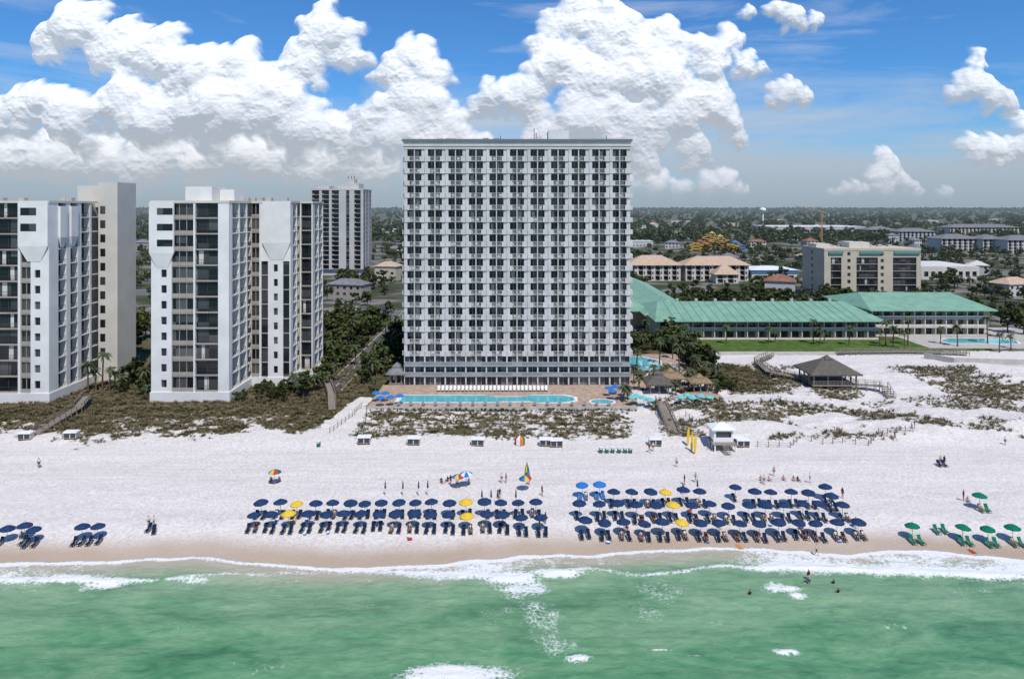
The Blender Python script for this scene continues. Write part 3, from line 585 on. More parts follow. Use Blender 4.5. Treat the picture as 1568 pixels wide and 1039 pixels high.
while n<2100:
    y=205+rs.random()**1.35*720; x=(rs.random()*2-1)*(.80*y)
    if y<238 and -26<x<170: continue
    if blocked(x,y,2): continue
    if float(fbm(np.array([x*.025+4]),np.array([y*.02]),3)[0])<.43 and rs.random()<.7: n+=.3; continue
    ti=rs.randrange(6); xf.append((ti,x,y,-.2,rs.uniform(.55,1.15),rs.random()*6.28,rs.uniform(.8,1.1))); n+=1
for (xa,xb,ya,yb,k,s0,s1) in ((-98,-84,160,235,60,.3,.75),(-64,-50,157,169,30,.2,.4),(-50,-47,160,260,40,.35,.7),(-40,-31,172,300,80,.3,.75),(48,56,185,226,50,.35,.85),(34,56,206,226,40,.4,.8),(-78,-50,192,262,110,.45,.9),(-76,-50,268,298,14,.3,.6),(48,56,162,182,18,.2,.4),(72,168,273,325,170,.5,.95)):
    for i in range(k):
        x=rs.uniform(xa,xb);y=rs.uniform(ya,yb)
        xf.append((rs.randrange(6),x,y,-.1,rs.uniform(s0,s1),rs.random()*6.28,1))
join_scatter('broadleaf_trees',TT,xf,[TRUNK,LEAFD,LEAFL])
xf=[]
for i in range(6500):
    y=850+rs.random()**1.7*9500; x=(rs.random()*2-1)*.85*y
    if blocked(x,y,4): continue
    xf.append((rs.randrange(4),x,y,-1,rs.uniform(.7,1.25)*(1+y/9000),rs.random()*6.28,rs.uniform(.75,1.1)))
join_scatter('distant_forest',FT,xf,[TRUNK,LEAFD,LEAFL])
xf=[]
PX=rng.uniform(-150,140,26000); PY=rng.uniform(129,200,26000); PV=vegf(PX,PY); PZ=hgt(PX,PY)
keep=(PV>.6)&((PX<-34)&(PY<158)|(abs(PX-59)<12)&(PY>150))&(rng.random(26000)<.2)
for x,y,z in zip(PX[keep],PY[keep],PZ[keep]):
    if (-134<x<-100 or -84<x<-64) and y>153: continue
    if abs(x-77)<9 and 158<y<178: continue
    xf.append((rs.randrange(4),x,y,z-.1,rs.uniform(.3,.85),rs.random()*6.28,.75))
join_scatter('dune_shrubs',ST,xf,[TRUNK,SHRUB,GRASSD])
def tuft(seed):
    r=np.random.default_rng(seed);V=[];Fa=[]
    for i in range(14):
        a=r.random()*6.28; l=r.uniform(.3,.75); d=np.array([math.cos(a),math.sin(a),0]); s=np.array([-d[1],d[0],0])*.035; b=len(V); o=d*r.uniform(0,.15)
        m_=o+d*l*.3+np.array([0,0,l*.7]); t=o+d*l*.75+np.array([0,0,l*.85])
        V+= [o-s,o+s,m_+s,m_-s,t+s*.3,t-s*.3]; Fa+=[(b,b+1,b+2,b+3),(b+3,b+2,b+4,b+5)]
    return np.array(V,dtype=np.float32),np.array(Fa,dtype=np.int32),np.zeros(len(Fa),dtype=np.int32)
GT=[tuft(s) for s in range(5)]
PX=rng.uniform(-150,140,45000); PY=rng.uniform(127,190,45000); PV=vegf(PX,PY); PZ=hgt(PX,PY)
keep=(PV>.3)&(rng.random(45000)<PV*.8)&~((PX>-34)&(PX<27)&(PY>149))
xf=[(rs.randrange(5),x,y,z-.03,rs.uniform(.6,1.4),rs.random()*6.28,1) for x,y,z in zip(PX[keep][:14000],PY[keep][:14000],PZ[keep][:14000])]
join_scatter('dune_grass',GT,xf,[GRASSD])
def palm_mesh(h,seed):
    r=np.random.default_rng(seed);V=[];Fa=[];M=[]
    n=7; segs=6; lean=r.uniform(-.4,.4,2)
    for i in range(segs+1):
        t=i/segs; rad=.2*(1-.35*t)+(.08 if i==0 else 0)
        for j in range(n): a=2*math.pi*j/n; V.append((lean[0]*t*t+rad*math.cos(a),lean[1]*t*t+rad*math.sin(a),h*t))
    for i in range(segs):
        for j in range(n): Fa.append((i*n+j,i*n+(j+1)%n,(i+1)*n+(j+1)%n,(i+1)*n+j)); M.append(0)
    top=np.array([lean[0],lean[1],h])
    for k in range(22):
        a=k*2.4+r.random()*.3; el=r.uniform(-.5,1.1); L_=r.uniform(1.5,2.1); d=np.array([math.cos(a),math.sin(a),0]); s=np.array([-d[1],d[0],0]); pts=[]
        for i in range(6):
            t=i/5; pts.append(top+d*L_*t*math.cos(el*.6)+np.array([0,0,L_*(math.sin(el)*t-.75*t*t)]))
        for i in range(5):
            w0=.32*math.sin(math.pi*(.12+.85*i/5)); w1=.32*math.sin(math.pi*(.12+.85*(i+1)/5))
            for sg in (-1,1):
                b=len(V); V+= [tuple(pts[i]),tuple(pts[i+1]),tuple(pts[i+1]+s*sg*w1-np.array([0,0,w1*.6])),tuple(pts[i]+s*sg*w0*.6-np.array([0,0,w0*.4]))]; Fa.append((b,b+1,b+2,b+3)); M.append(1)
    return np_mesh('palm_tree',V,Fa,[TRUNK,PALMG],M)
PM=[palm_mesh(h_,i) for i,h_ in enumerate((6.5,5,8,3.6))]
def palm(x,y,k,s=1):
    o=bpy.data.objects.new('palm_tree',PM[k]); o.location=(x,y,gz(x,y)-.05); o.scale=(s,)*3; o.rotation_euler=(0,0,rs.random()*6.28); link(o)
for (px,py,k) in ((135,600,0),(147,598,1),(157,596,2),(168,600,0),(176,597,1),(185,600,3),(222,606,0),(228,612,3),(448,600,1),(458,603,3),(470,602,1),(481,600,3),(585,552,0),(600,545,1),(573,560,0),(1010,560,0),(1030,552,2),(1048,545,0),(1062,560,1),(1070,540,0),(1078,575,3),(985,540,0),(1112,528,0),(1177,528,0),(1187,526,1),(1245,528,2),(1256,530,0),(1262,528,1),(1300,530,0),(1347,532,0),(1356,530,2),(1368,534,0),(1385,536,0),(1390,530,2),(1440,528,0),(1466,532,0),(1512,528,2),(1530,540,0),(1548,535,1),(1000,585,3),(1085,585,1),(1095,572,0),(640,540,0),(975,565,1),(1040,575,0),(505,560,0),(530,545,1),(550,520,2),(560,500,0),(1020,590,1),(1055,595,3),(1065,585,0),(970,590,1),(978,600,3),(1090,602,3),(1100,590,1),(570,585,1),(560,575,0),(580,575,3),(545,560,1),(598,520,0),(606,505,1),(590,530,2),(575,600,3),(962,615,3),(1035,610,3),(500,590,3),(515,585,1),(520,530,0),(540,530,2),(1050,530,2),(1030,520,0),(990,525,2),(1008,530,1),(955,618,3)):
    x,y=G(px,py); palm(x,y,k,rs.uniform(.85,1.15))
# ------------------------------------------------------------------ paved things
LAWN=mat('lawn_grass',(.085,.14,.035),.95,.1,.3,.5)
def boxobj(name,boxes,mats):
    V=[];Fa=[];M=[]
    for (x0,x1,y0,y1,z0,z1,mi) in boxes:
        b=len(V); V+=[(x,y,z) for z in (z0,z1) for x,y in ((x0,y0),(x1,y0),(x1,y1),(x0,y1))]; Fa+=[tuple(b+i for i in f) for f in [(3,2,1,0),(4,5,6,7),(0,1,5,4),(1,2,6,5),(2,3,7,6),(3,0,4,7)]]; M+=[mi]*6
    me=bpy.data.meshes.new(name); me.from_pydata(V,[],Fa)
    for m in mats: me.materials.append(m)
    me.polygons.foreach_set('material_index',M); return me
link(bpy.data.objects.new('access_road',boxobj('access_road',[(-46,-41.6,166,900,.0,.16,0),(-46.3,-46,166,900,0,.28,1),(-41.6,-41.3,166,900,0,.28,1)]+[(-43.87,-43.73,170+i*6,173+i*6,.16,.165,2) for i in range(80)],[ASPH,CONC,WHITEP])))
link(bpy.data.objects.new('parking_lot',boxobj('parking_lot',[(-74,-50,264,298,0,.15,0)]+[(-74+i*3,-73.88+i*3,y,y+5,.15,.155,1) for i in range(8) for y in (266,290)],[ASPH,WHITEP])))
link(bpy.data.objects.new('cross_road',boxobj('cross_road',[(-700,-49,392,402,0,.2,0),(-36,700,470,482,0,.2,0)]+[(-36+i*12,-30+i*12,475.9,476.1,.2,.205,1) for i in range(50)],[ASPH,WHITEP])))
COURT=mat('clay_court',(.30,.13,.10),.9,.1,.1,.5)
link(bpy.data.objects.new('tennis_court',boxobj('tennis_court',[(90,118,292,316,0,.15,0),(93,115,296,296.2,.15,.155,1),(93,115,312,312.2,.15,.155,1)],[COURT,WHITEP])))
link(bpy.data.objects.new('lawn',boxobj('lawn',[(57,128,210,228,-.2,.35,0),(128,150,212,230,-.2,.33,0)],[LAWN])))
link(bpy.data.objects.new('patio',boxobj('patio',[(131,175,214,233,-.2,.45,0),(100,130,205.5,209.5,-.2,.3,0),(56,100,206,209.6,-.2,.32,0),(166,200,225,250,-.2,.5,0)],[CONC])))
def water_pool(name,pts,z,dist=1):
    m=MATS.get('pool_water') or mat('pool_water',(.12,.46,.50),.08,.5,.15,.6,.05)
    b=Bld(name,sum(p[0] for p in pts)/len(pts),sum(p[1] for p in pts)/len(pts),z)
    cx=b.o[0];cy=b.o[1]; out=[(cx+(x-cx)*1.03+(.35 if x>cx else -.35),cy+(y-cy)*1.03+(.35 if y>cy else -.35)) for x,y in pts]
    b.prism('coping',WHITEP,out,z-.4,z+.03); b.prism('water',m,pts,z-.39,z+.045); return b.emit()
link(bpy.data.objects.new('pool_deck',boxobj('pool_deck',[(-32,27.5,150,169.6,-.5,.55,0),(27.6,49,154,205,-.5,.5,0),(-32,27.5,149.6,149.98,-.5,1.0,1),(30,42,149.7,153.9,-.5,.45,0)],[DECK,CONC])))
def ell(cx,cy,rx,ry,n=24,a0=0,a1=2*math.pi): return [(cx+rx*math.cos(a0+(a1-a0)*i/n),cy+ry*math.sin(a0+(a1-a0)*i/n)) for i in range(n)]
water_pool('swimming_pool',[(-25.5,154.6),(-4,154.6),(-2,155.2),(4,155.2),(6,154.2),(12,154.4),(14.3,156),(14.3,158.5),(12,160.2),(4,160.2),(2,159),(-4,159),(-6,160.2),(-25.5,160.2)],.56)
water_pool('kiddie_pool',ell(20.5,155,2.6,1.7),.56)
water_pool('lagoon_pool',[(32.3,201),(31.5,190),(34,183.5),(38,180.5),(41,180.5),(43,184),(41.5,190),(42.5,196),(38,201)],.52)
water_pool('hotel_pool',[(142,221),(164,221),(166,225),(163,229),(146,229),(142,226)],.47)
xf=[]
for i in range(70): xf.append((rs.randrange(4),-31+i*.84,149.2+rs.uniform(-.3,.3),.1,rs.uniform(.3,.6),rs.random()*6,1))
for i in range(40): xf.append((rs.randrange(4),rs.uniform(28,48),rs.choice([154.5,163,172,178.5])+rs.uniform(-1,1),.45,rs.uniform(.4,.9),rs.random()*6,1))
join_scatter('pool_hedge',ST,xf,[TRUNK,LEAFL,LEAFD])
# ------------------------------------------------------------------ small object meshes
POLE=mat('wooden_pole',(.40,.33,.25),.7,.2,.1)
def umb_mesh(cols,name='beach_umbrella',R=1.0,hc=1.95,ht=2.4,closed=False):
    V=[];Fa=[];M=[];n=16
    rings=[(.0,ht),(R*.35,ht-.08),(R*.7,hc+.2),(R,hc),(R*1.0,hc-.13)] if not closed else [(.0,ht),(.07,ht-.2),(.11,ht-.7),(.15,ht-1.15),(.06,ht-1.2)]
    for (r_,z) in rings:
        for j in range(n):
            sc=1 if j%2==0 else .955; a=2*math.pi*j/n; V.append((r_*sc*math.cos(a),r_*sc*math.sin(a),z+(0 if j%2==0 else -.02)+(.04 if (r_>=R and j%2) else 0)))
    for i in range(len(rings)-1):
        for j in range(n):
            Fa.append((i*n+j,(i+1)*n+j,(i+1)*n+(j+1)%n,i*n+(j+1)%n)); M.append(1+((j//2)%(len(cols))))
    b=len(V)
    for z in (-.3,ht+.12):
        for j in range(6): V.append((.03*math.cos(j*1.047),.03*math.sin(j*1.047),z))
    for j in range(6): Fa.append((b+j,b+(j+1)%6,b+6+(j+1)%6,b+6+j)); M.append(0)
    me=bpy.data.meshes.new(name); me.from_pydata(V,[],Fa); me.materials.append(POLE)
    for c in cols: me.materials.append(c)
    me.polygons.foreach_set('material_index',M); return me
NAVY=mat('navy_canvas',(.024,.050,.12),.8,.2,.25,3); YELC=mat('yellow_canvas',(.72,.48,.05),.8,.2,.1,3); BLUC=mat('bright_blue_canvas',(.03,.18,.50),.8,.2,.1,3)
NAVD=mat('navy_sling',(.014,.028,.065),.8,.2,.2,3)
GRNC=mat('green_canvas',(.01,.17,.10),.8,.2,.1,3); TEALC=mat('aqua_canvas',(.15,.5,.5),.8,.2,.1,3); REDC=mat('red_canvas',(.50,.05,.05),.8,.2,.1,3); WHC=mat('white_canvas',(.75,.75,.75),.8,.2,.05,3); ORC=mat('orange_canvas',(.65,.2,.04),.8,.2,.1,3)
UM={'n':umb_mesh([NAVY]),'y':umb_mesh([YELC]),'b':umb_mesh([BLUC]),'g':umb_mesh([GRNC]),'t':umb_mesh([TEALC]),'m':umb_mesh([BLUC,YELC,REDC,GRNC]),'w':umb_mesh([WHC,BLUC]),'c':umb_mesh([NAVY],'closed_beach_umbrella',closed=True)}
def chair_mesh(fab):
    bx=[(-.31,.31,-.85,.25,.34,.38,1)]
    for sx_ in (-.34,.30): bx+=[(sx_,sx_+.05,-.9,.3,.28,.34,0),(sx_,sx_+.05,-.8,-.74,-.1,.28,0),(sx_,sx_+.05,.18,.24,-.1,.28,0),(sx_-.02,sx_+.07,-.3,.3,.56,.59,0),(sx_,sx_+.05,-.28,-.22,.34,.56,0)]
    me=boxobj('lounge_chair',bx,[POLE,fab])
    V=[tuple(v.co) for v in me.vertices];Fa=[tuple(p_.vertices) for p_ in me.polygons];M=[p_.material_index for p_ in me.polygons]; b=len(V)
    V+=[(x,y+o,z+o*.4) for o in (0,.05) for x,y,z in ((-.31,.24,.36),(.31,.24,.36),(.31,.62,1.12),(-.31,.62,1.12))]
    for f in [(0,1,2,3),(7,6,5,4),(0,4,5,1),(1,5,6,2),(2,6,7,3),(3,7,4,0)]: Fa.append(tuple(b+i for i in f)); M.append(1)
    me2=bpy.data.meshes.new('lounge_chair'); me2.from_pydata(V,[],Fa); me2.materials.append(POLE); me2.materials.append(fab); me2.polygons.foreach_set('material_index',M); return me2
CH={'n':chair_mesh(NAVD),'b':chair_mesh(BLUC),'g':chair_mesh(GRNC),'w':chair_mesh(WHC)}
def put(name,me,x,y,rz=0,z=None,s=1):
    o=bpy.data.objects.new(name,me); o.location=(x,y,gz(x,y) if z is None else z); o.rotation_euler=(0,0,rz); o.scale=(s,)*3; return link(o)
TOWELS=[mat('towel_'+n,c,.95,.1,.1,3) for n,c in (('red',(.4,.06,.05)),('white',(.65,.65,.63)),('aqua',(.1,.4,.42)),('orange',(.6,.25,.06)))]
def towel_mesh(m):
    V=[];Fa=[]
    for i in range(7):
        for k in range(4): V.append((-.4+k*.27,-.85+i*.28,.03+.02*math.sin(i*1.9+k*2.3)))
    for i in range(6):
        for k in range(3): a=i*4+k; Fa.append((a,a+1,a+5,a+4))
    me=bpy.data.meshes.new('beach_towel'); me.from_pydata(V,[],Fa); me.materials.append(m); return me
TW_=[towel_mesh(m) for m in TOWELS]
bagm=boxobj('beach_cooler',[(-.3,.3,-.2,.2,0,.32,0),(-.32,.32,-.22,.22,.32,.4,1),(-.34,-.30,-.03,.03,.2,.3,1),(.30,.34,-.03,.03,.2,.3,1)],[BLUC,WHITEP])
seats=[]
def umbset(px,py,c,chairs=True,cc=None):
    x,y=G(px,py,2.1); o=put('beach_umbrella',UM[c],x,y,rs.random(),s=rs.uniform(.93,1.06)); o.rotation_euler=(rs.uniform(-.08,.08),rs.uniform(-.08,.08),rs.random())
    if rs.random()<.12: put('beach_cooler',bagm,x+rs.uniform(-1,1),y-1.7+rs.uniform(-.3,.3),rs.random()*3,s=.8)
    if rs.random()<.08: put('beach_towel',TW_[rs.randrange(4)],x+rs.uniform(-1,1),y-2.2,rs.uniform(-.5,.5),s=.8)
    if chairs:
        for dx in (-.5,.5):
            if rs.random()<.06: continue
            r_=rs.uniform(-.12,.12); xx=x+dx+rs.uniform(-.06,.06); yy=y-.75+rs.uniform(-.2,.2); put('lounge_chair',CH[cc or 'n'],xx,yy,r_,s=.85); seats.append((xx,yy,r_))
j=lambda:rs.uniform(-1.5,1.5)
for i,px in enumerate((401,429,455,482,509,535,560,585,612,637,663,689,714,741,767,795,822)): umbset(px+j(),768+j()*.7,'y' if px in(455,714) else 'n')
for i,px in enumerate((388,416,444,472,499,525,553,580,607,634,661,688,715,745,772,800,828)): umbset(px+j(),787+j()*.7,'y' if px in(444,715) else 'n')
for px in (892,918): umbset(px,740,'b',True,'b')
for px in (940,967,994,1019,1046,1073,1155,1182,1211,1238): umbset(px+j(),752+j()*.8,'y' if px==1019 else 'n')
for px in (1126,1265): umbset(px,744,'n')
for px in (889,918,946,975,1003,1031,1060,1088,1117,1145,1173,1200,1228,1255,1289): umbset(px+j(),771+j(),'y' if px==1031 else 'n')
umbset(1272,757,'n')
for px in (895,925,955,985,1015,1043,1072,1102,1132,1163,1193,1222,1250,1281,1313): umbset(px+j(),792+j(),'y' if px==1043 else 'n')
for (px,py) in ((10,803),(37,800),(52,803),(125,801),(150,799)): umbset(px,py,'n')
for (px,py,c) in ((1398,796,'g'),(1473,799,'g'),(1513,801,'g'),(1551,801,'g'),(1500,758,'g')): umbset(px,py,'g',True,'g')
x,y=G(1434,812); put('lounge_chair',CH['g'],x,y,s=.85); put('lounge_chair',CH['g'],x+1.1,y,s=.85)
for (px,py,c) in ((421,722,'m'),(700,727,'m'),(714,724,'w'),(806,731,'m')): umbset(px,py,c,False)
for px in (590,617,641,655,1068): x,y=G(px,757,0); put('closed_beach_umbrella',UM['c'],x,y)
for px in (738,752,762,790): x,y=G(px,771,0); put('closed_beach_umbrella',UM['c'],x,y)
def tent():
    V=[(0,0,3.1)];Fa=[];M=[];n=8
    for (r_,z) in ((.2,2.4),(.42,1.4),(.6,.1)):
        for k in range(n): V.append((r_*math.cos(k*.785),r_*math.sin(k*.785),z))
    for k in range(n):
        Fa.append((0,1+k,1+(k+1)%n)); M.append(k%3)
        for q in range(2): Fa.append((1+q*n+k,1+(q+1)*n+k,1+(q+1)*n+(k+1)%n,1+q*n+(k+1)%n)); M.append((k+q+1)%5)
    me=bpy.data.meshes.new('rainbow_beach_tent'); me.from_pydata(V,[],Fa)
    for m in (REDC,YELC,GRNC,BLUC,ORC): me.materials.append(m)
    me.polygons.foreach_set('material_index',M); return me
x,y=G(807,734); put('rainbow_beach_tent',tent(),x,y)
def poolumb(px,py,c): x,y=G(px,py,2.7); put('pool_umbrella',UM[c],x,y,z=.53)
for (px,py) in ((576,600),(590,600),(583,607),(598,606),(612,604),(932,592),(942,590),(955,592),(938,597),(959,597)): poolumb(px,py,'b')
for (px,py) in ((985,607),(996,610),(1042,606),(1052,603),(1060,607),(1072,604),(1086,606),(975,604),(968,606)): poolumb(px,py,'t')
for i in range(28): x,y=G(672+i*6.1,598,.6); put('pool_lounger',CH['w'],x,y,0,.62)
for i in range(18): x,y=G(610+i*19,622,.6); put('pool_lounger',CH['w'],x,y+.3,math.pi,.62)
for i in range(7): put('pool_lounger',CH['w'],30.5+i*.05,182+i*1.6,math.pi/2,.58); put('pool_lounger',CH['w'],44.8,182+i*1.6,-math.pi/2,.58)
def pavilion(name,x,y,w,d,zd,ze,zr,posts=3,roofm=WOODG,rail=True,z0=-1):
    b=Bld(name,x,y); b.wbox('deck',WOOD,x-w/2,x+w/2,y-d/2,y+d/2,zd-.25,zd)
    for i in range(posts):
        for jj in range(posts):
            if 0<i<posts-1 and 0<jj<posts-1: continue
            a=x-w/2+.4+i*(w-.8)/(posts-1); c=y-d/2+.4+jj*(d-.8)/(posts-1); b.wbox('posts',WOOD,a-.15,a+.15,c-.15,c+.15,z0,ze)
    b.hip('roof',roofm,x-w/2-.7,x+w/2+.7,y-d/2-.7,y+d/2+.7,ze+.2,zr,None,.3)
    b.hip('roof_lantern',roofm,x-1,x+1,y-1,y+1,zr-.2,zr+.7,None,.5)
    if rail:
        for (x0,x1,y0,y1) in ((x-w/2,x+w/2,y-d/2,y-d/2+.08),(x-w/2,x-w/2+.08,y-d/2+.09,y+d/2-2),(x+w/2-.08,x+w/2,y-d/2+.09,y+d/2)):
            b.wbox('railings',WOOD,x0,x1,y0,y1,zd+.9,zd+1.); b.wbox('railings',WOOD,x0,x1,y0,y1,zd+.45,zd+.52)
            n=int(max(x1-x0,y1-y0)/.8)
            for k in range(n):
                t=k/n; a=x0+(x1-x0)*t if x1-x0>1 else x0; c=y0+(y1-y0)*t if y1-y0>1 else y0; b.wbox('railing_posts',WOOD,a+.01,a+.07,c+.01,c+.06,zd,zd+.9)
    return b
b=pavilion('beach_pavilion',77.8,168.5,11,9,1.9,4.4,7.6,4)
def walk(b,p0,p1,z0,z1,w=1.8,rails=True,m=None):
    m=m or WOOD; dx=p1[0]-p0[0];dy=p1[1]-p0[1];Ln=math.hypot(dx,dy);n=max(2,int(Ln/.9)); ux,uy=dx/Ln,dy/Ln
    for k in range(n):
        t=k/n; z=z0+(z1-z0)*t; fr=(p0[0]+dx*t,p0[1]+dy*t,ux,uy); l=Ln/n*.96; b.box('deck_boards',m,fr,0,l,-w/2,w/2,z-.12,z)
        if rails:
            for s in (-1,1):
                b.box('handrails',m,fr,0,Ln/n,s*w/2-.05,s*w/2+.05,z+.95,z+1.03); b.box('handrails',m,fr,0,Ln/n,s*w/2-.03,s*w/2+.03,z+.5,z+.56)
                if k%2==0: b.box('rail_posts',m,fr,0,.12,s*w/2-.07,s*w/2+.07,z-1.6,z+1.05)
walk(b,(72.2,171),(67,178),1.9,1.9); walk(b,(67,178),(69,192),1.9,1.4); walk(b,(69,192),(77,203),1.4,.6); walk(b,(83.4,165),(89,163.5),1.9,1.9); walk(b,(89,163.5),(88,158),1.9,.2); b.emit()
pavilion('pool_gazebo',34.5,162,5,5,.7,3.2,5.6,3,rail=False,z0=.5).emit()
pavilion('tiki_bar',39,168,5,4,.7,3.,4.6,3,mat('thatch_roof',(.27,.2,.12),.95,.1,.3,3,.4),rail=False,z0=.5).emit()
pavilion('tiki_bar',45,164,4,3,.7,2.9,4.2,3,MATS['thatch_roof'],rail=False,z0=.5).emit()
pavilion('entrance_gazebo',-29,172,3.5,3.5,.7,3.,5.,3,GRYR,rail=False,z0=.2).emit()
def bwalk(pts,zs,w=1.8):
    b=Bld('wooden_boardwalk',*pts[0])
    for k in range(len(pts)-1): walk(b,pts[k],pts[k+1],zs[k],zs[k+1],w)
    b.emit()
bwalk([(-97,156),(-93.5,147),(-93,133)],[1.6,1.6,.5]); bwalk([(33.5,154),(32.6,146),(31.8,133)],[1.1,1.5,.3],2.2); bwalk([(-46,170),(-41.5,157),(-39,148)],[.9,1.4,.9],1.6)
bwalk([(137,205),(120,207),(98,206)],[.9,1.,.9],1.8)
sm=boxobj('beach_storage_box',[(-1.2,1.2,-.7,.7,.25,1.35,0),(-1.35,1.35,-.9,.8,1.35,1.5,1),(-1.1,-.1,-.74,-.70,.35,1.2,2),(.1,1.1,-.74,-.70,.35,1.2,2),(-1.1,-.9,-.6,.6,0,.25,2),(.9,1.1,-.6,.6,0,.25,2),(-1.25,1.25,-.6,.6,1.5,1.62,1)],[CREAM,WHITEP,DARKM])
for (px,py) in ((558,680),(634,681),(732,681),(836,681),(852,682),(1003,681),(1137,683),(40,673),(110,674),(1128,680)): x,y=G(px,py,0); put('beach_storage_box',sm,x,y,rs.uniform(-.08,.08),s=.95)
bm_=boxobj('trash_bin',[(-.3,.3,-.3,.3,0,.95,0),(-.34,.34,-.34,.34,.95,1.08,1),(-.2,.2,-.36,-.301,.7,.85,1)],[mat('green_plastic',(.02,.12,.07),.5,.4,.05),WHITEP])
for px in (920,929,938,948,957,965,488): x,y=G(px,692 if px>500 else 683,0); put('trash_bin',bm_,x,y)
b=Bld('lifeguard_hut',*G(1108,688)); x,y=b.o[0],b.o[1]
b.wbox('cabin',WHITEP,x-1.8,x+1.8,y,y+3,1.4,3.7); b.hip('roof',WHITEP,x-2.3,x+2.3,y-.5,y+3.5,3.8,4.6,None,.15); b.wbox('window',GLASS,x-1.4,x+1.4,y-.04,y-.005,2.3,3.3); b.wbox('deck',WOOD,x-2.2,x+2.2,y-1.2,y+3.2,1.2,1.38)
for dx in (-1.9,1.9):
    for dy in (-1,1,2.9): b.wbox('stilts',WHITEP,x+dx-.1,x+dx+.1,y+dy-.1,y+dy+.1,-.3,1.2)
for k in range(6): b.wbox('steps',WOOD,x-.6,x+.6,y-1.45-.25*k,y-1.2-.25*k,1.15-.2*k,1.2-.2*k)
for dx in (-2.2,2.12): b.wbox('railings',WHITEP,x+dx,x+dx+.08,y-1.2,y,2.2,2.28); b.wbox('railings',WHITEP,x+dx,x+dx+.08,y-1.2,y-1.12,1.38,2.2)
b.emit()
def board():
    V=[];Fa=[];n=10
    for k in range(n+1):
        t=k/n; w=.3*math.sin(math.pi*(.06+.88*t))**.6; z=3.2*t
        for (a,o) in ((-w,-.05),(w,-.05),(w,.05),(-w,.05)): V.append((a,o,z))
    for k in range(n):
        for q in range(4): Fa.append((k*4+q,k*4+(q+1)%4,k*4+4+(q+1)%4,k*4+4+q))
    Fa+=[(3,2,1,0),(n*4,n*4+1,n*4+2,n*4+3)]
    me=bpy.data.meshes.new('yellow_paddle_board'); me.from_pydata(V,[],Fa); me.materials.append(YELC); return me
bm2=board()
for (px,py) in ((1053,682),(1059,690),(1064,694)): x,y=G(px,py); o=put('yellow_paddle_board',bm2,x,y,.5); o.rotation_euler=(0,.06,.5); o.scale=(1,1,1.1)
x,y=G(796,680); b=Bld('beach_rental_kiosk',x,y); 
V=[(x,y,1.8)]+[(x+.95*math.cos(k*.785),y+.95*math.sin(k*.785),z) for z in (1.2,0) for k in range(8)]
for k in range(8): b.poly('tent_panel_%d'%(k%4),(REDC,WHC,ORC,GRNC)[k%4],[V[0],V[1+k],V[1+(k+1)%8],V[9+k],V[9+(k+1)%8]],[(0,1,2),(1,3,4,2)])
b.emit()
def fence(pts):
    b=Bld('sand_fence',*G(*pts[0]))
    for k in range(len(pts)-1):
        x0,y0=G(*pts[k]);x1,y1=G(*pts[k+1]);n=max(2,int(math.hypot(x1-x0,y1-y0)/1.6))
        for i in range(n):
            t=i/n;x=x0+(x1-x0)*t;y=y0+(y1-y0)*t;z=gz(x,y); b.wbox('posts',WOOD,x-.06,x+.06,y-.06,y+.06,z-.2,z+1.15)
        Ln=math.hypot(x1-x0,y1-y0); z=gz((x0+x1)/2,(y0+y1)/2); b.box('wires',WOOD,(x0,y0,(x1-x0)/Ln,(y1-y0)/Ln),0,Ln,-.015,.015,z+.85,z+.89); b.box('wires',WOOD,(x0,y0,(x1-x0)/Ln,(y1-y0)/Ln),0,Ln,-.015,.015,z+.45,z+.49)
    b.emit()
fence([(1160,683),(1210,685),(1225,672),(1260,680),(1290,678),(1330,682),(1345,668),(1400,668)]); fence([(545,668),(560,650),(562,628)]); fence([(505,665),(540,640),(556,622)]); fence([(1050,640),(1090,668),(1085,690)])
b=Bld('seawall',130,205); p0=G(1415,548);p1=G(1460,556);p2=G(1600,560)
for a,c in ((p0,p1),(p1,p2)): Ln=math.hypot(c[0]-a[0],c[1]-a[1]); b.box('wall',CONC,(a[0],a[1],(c[0]-a[0])/Ln,(c[1]-a[1])/Ln),0,Ln,-.2,.2,-.5,1.6)
b.emit()
# ------------------------------------------------------------------ cars
def car_mesh(m):
    V=[];Fa=[];M=[]
    prof=[(-2.2,.35),(-2.25,.8),(-1.3,.95),(1.9,1.),(2.2,.85),(2.2,.35)]
    def ext(prof,w0,w1,mi):
        b=len(V);n=len(prof)
        for s in (-1,1):
            for (x,z) in prof: V.append((s*(w0 if z<1 else w1),x,z))
        Fa.append(tuple(b+i for i in range(n))); Fa.append(tuple(b+n+i for i in range(n))[::-1]); M.extend([mi,mi])
        for i in range(n): Fa.append((b+i,b+n+i,b+n+(i+1)%n,b+(i+1)%n)); M.append(mi)
    ext(prof,.9,.86,0); ext([(-1.15,.96),(-.5,1.38),(1.0,1.4),(1.75,1.0)],.82,.66,1); ext([(-.5,1.385),(-.45,1.44),(.95,1.46),(1.0,1.405)],.66,.64,0)
    for s in (-.82,.82):
        for y in (-1.35,1.35):
            b=len(V)
            for o in (-.1,.1):
                for k in range(10): V.append((s+o,y+.33*math.cos(k*.628),.33+.33*math.sin(k*.628)))
            for k in range(10): Fa.append((b+k,b+(k+1)%10,b+10+(k+1)%10,b+10+k)); M.append(2)
            Fa.append(tuple(b+k for k in range(10))); Fa.append(tuple(b+10+k for k in range(10))); M+=[2,2]
    me=bpy.data.meshes.new('parked_car'); me.from_pydata(V,[],Fa); me.materials.append(m); me.materials.append(GLASS); me.materials.append(DARKM); me.polygons.foreach_set('material_index',M); return me
CM=[car_mesh(mat('car_paint_'+n,c,.3,.5,.02)) for n,c in (('white',(.75,.75,.75)),('silver',(.4,.41,.42)),('black',(.02,.02,.02)),('red',(.35,.02,.02)),('blue',(.03,.08,.25)))]
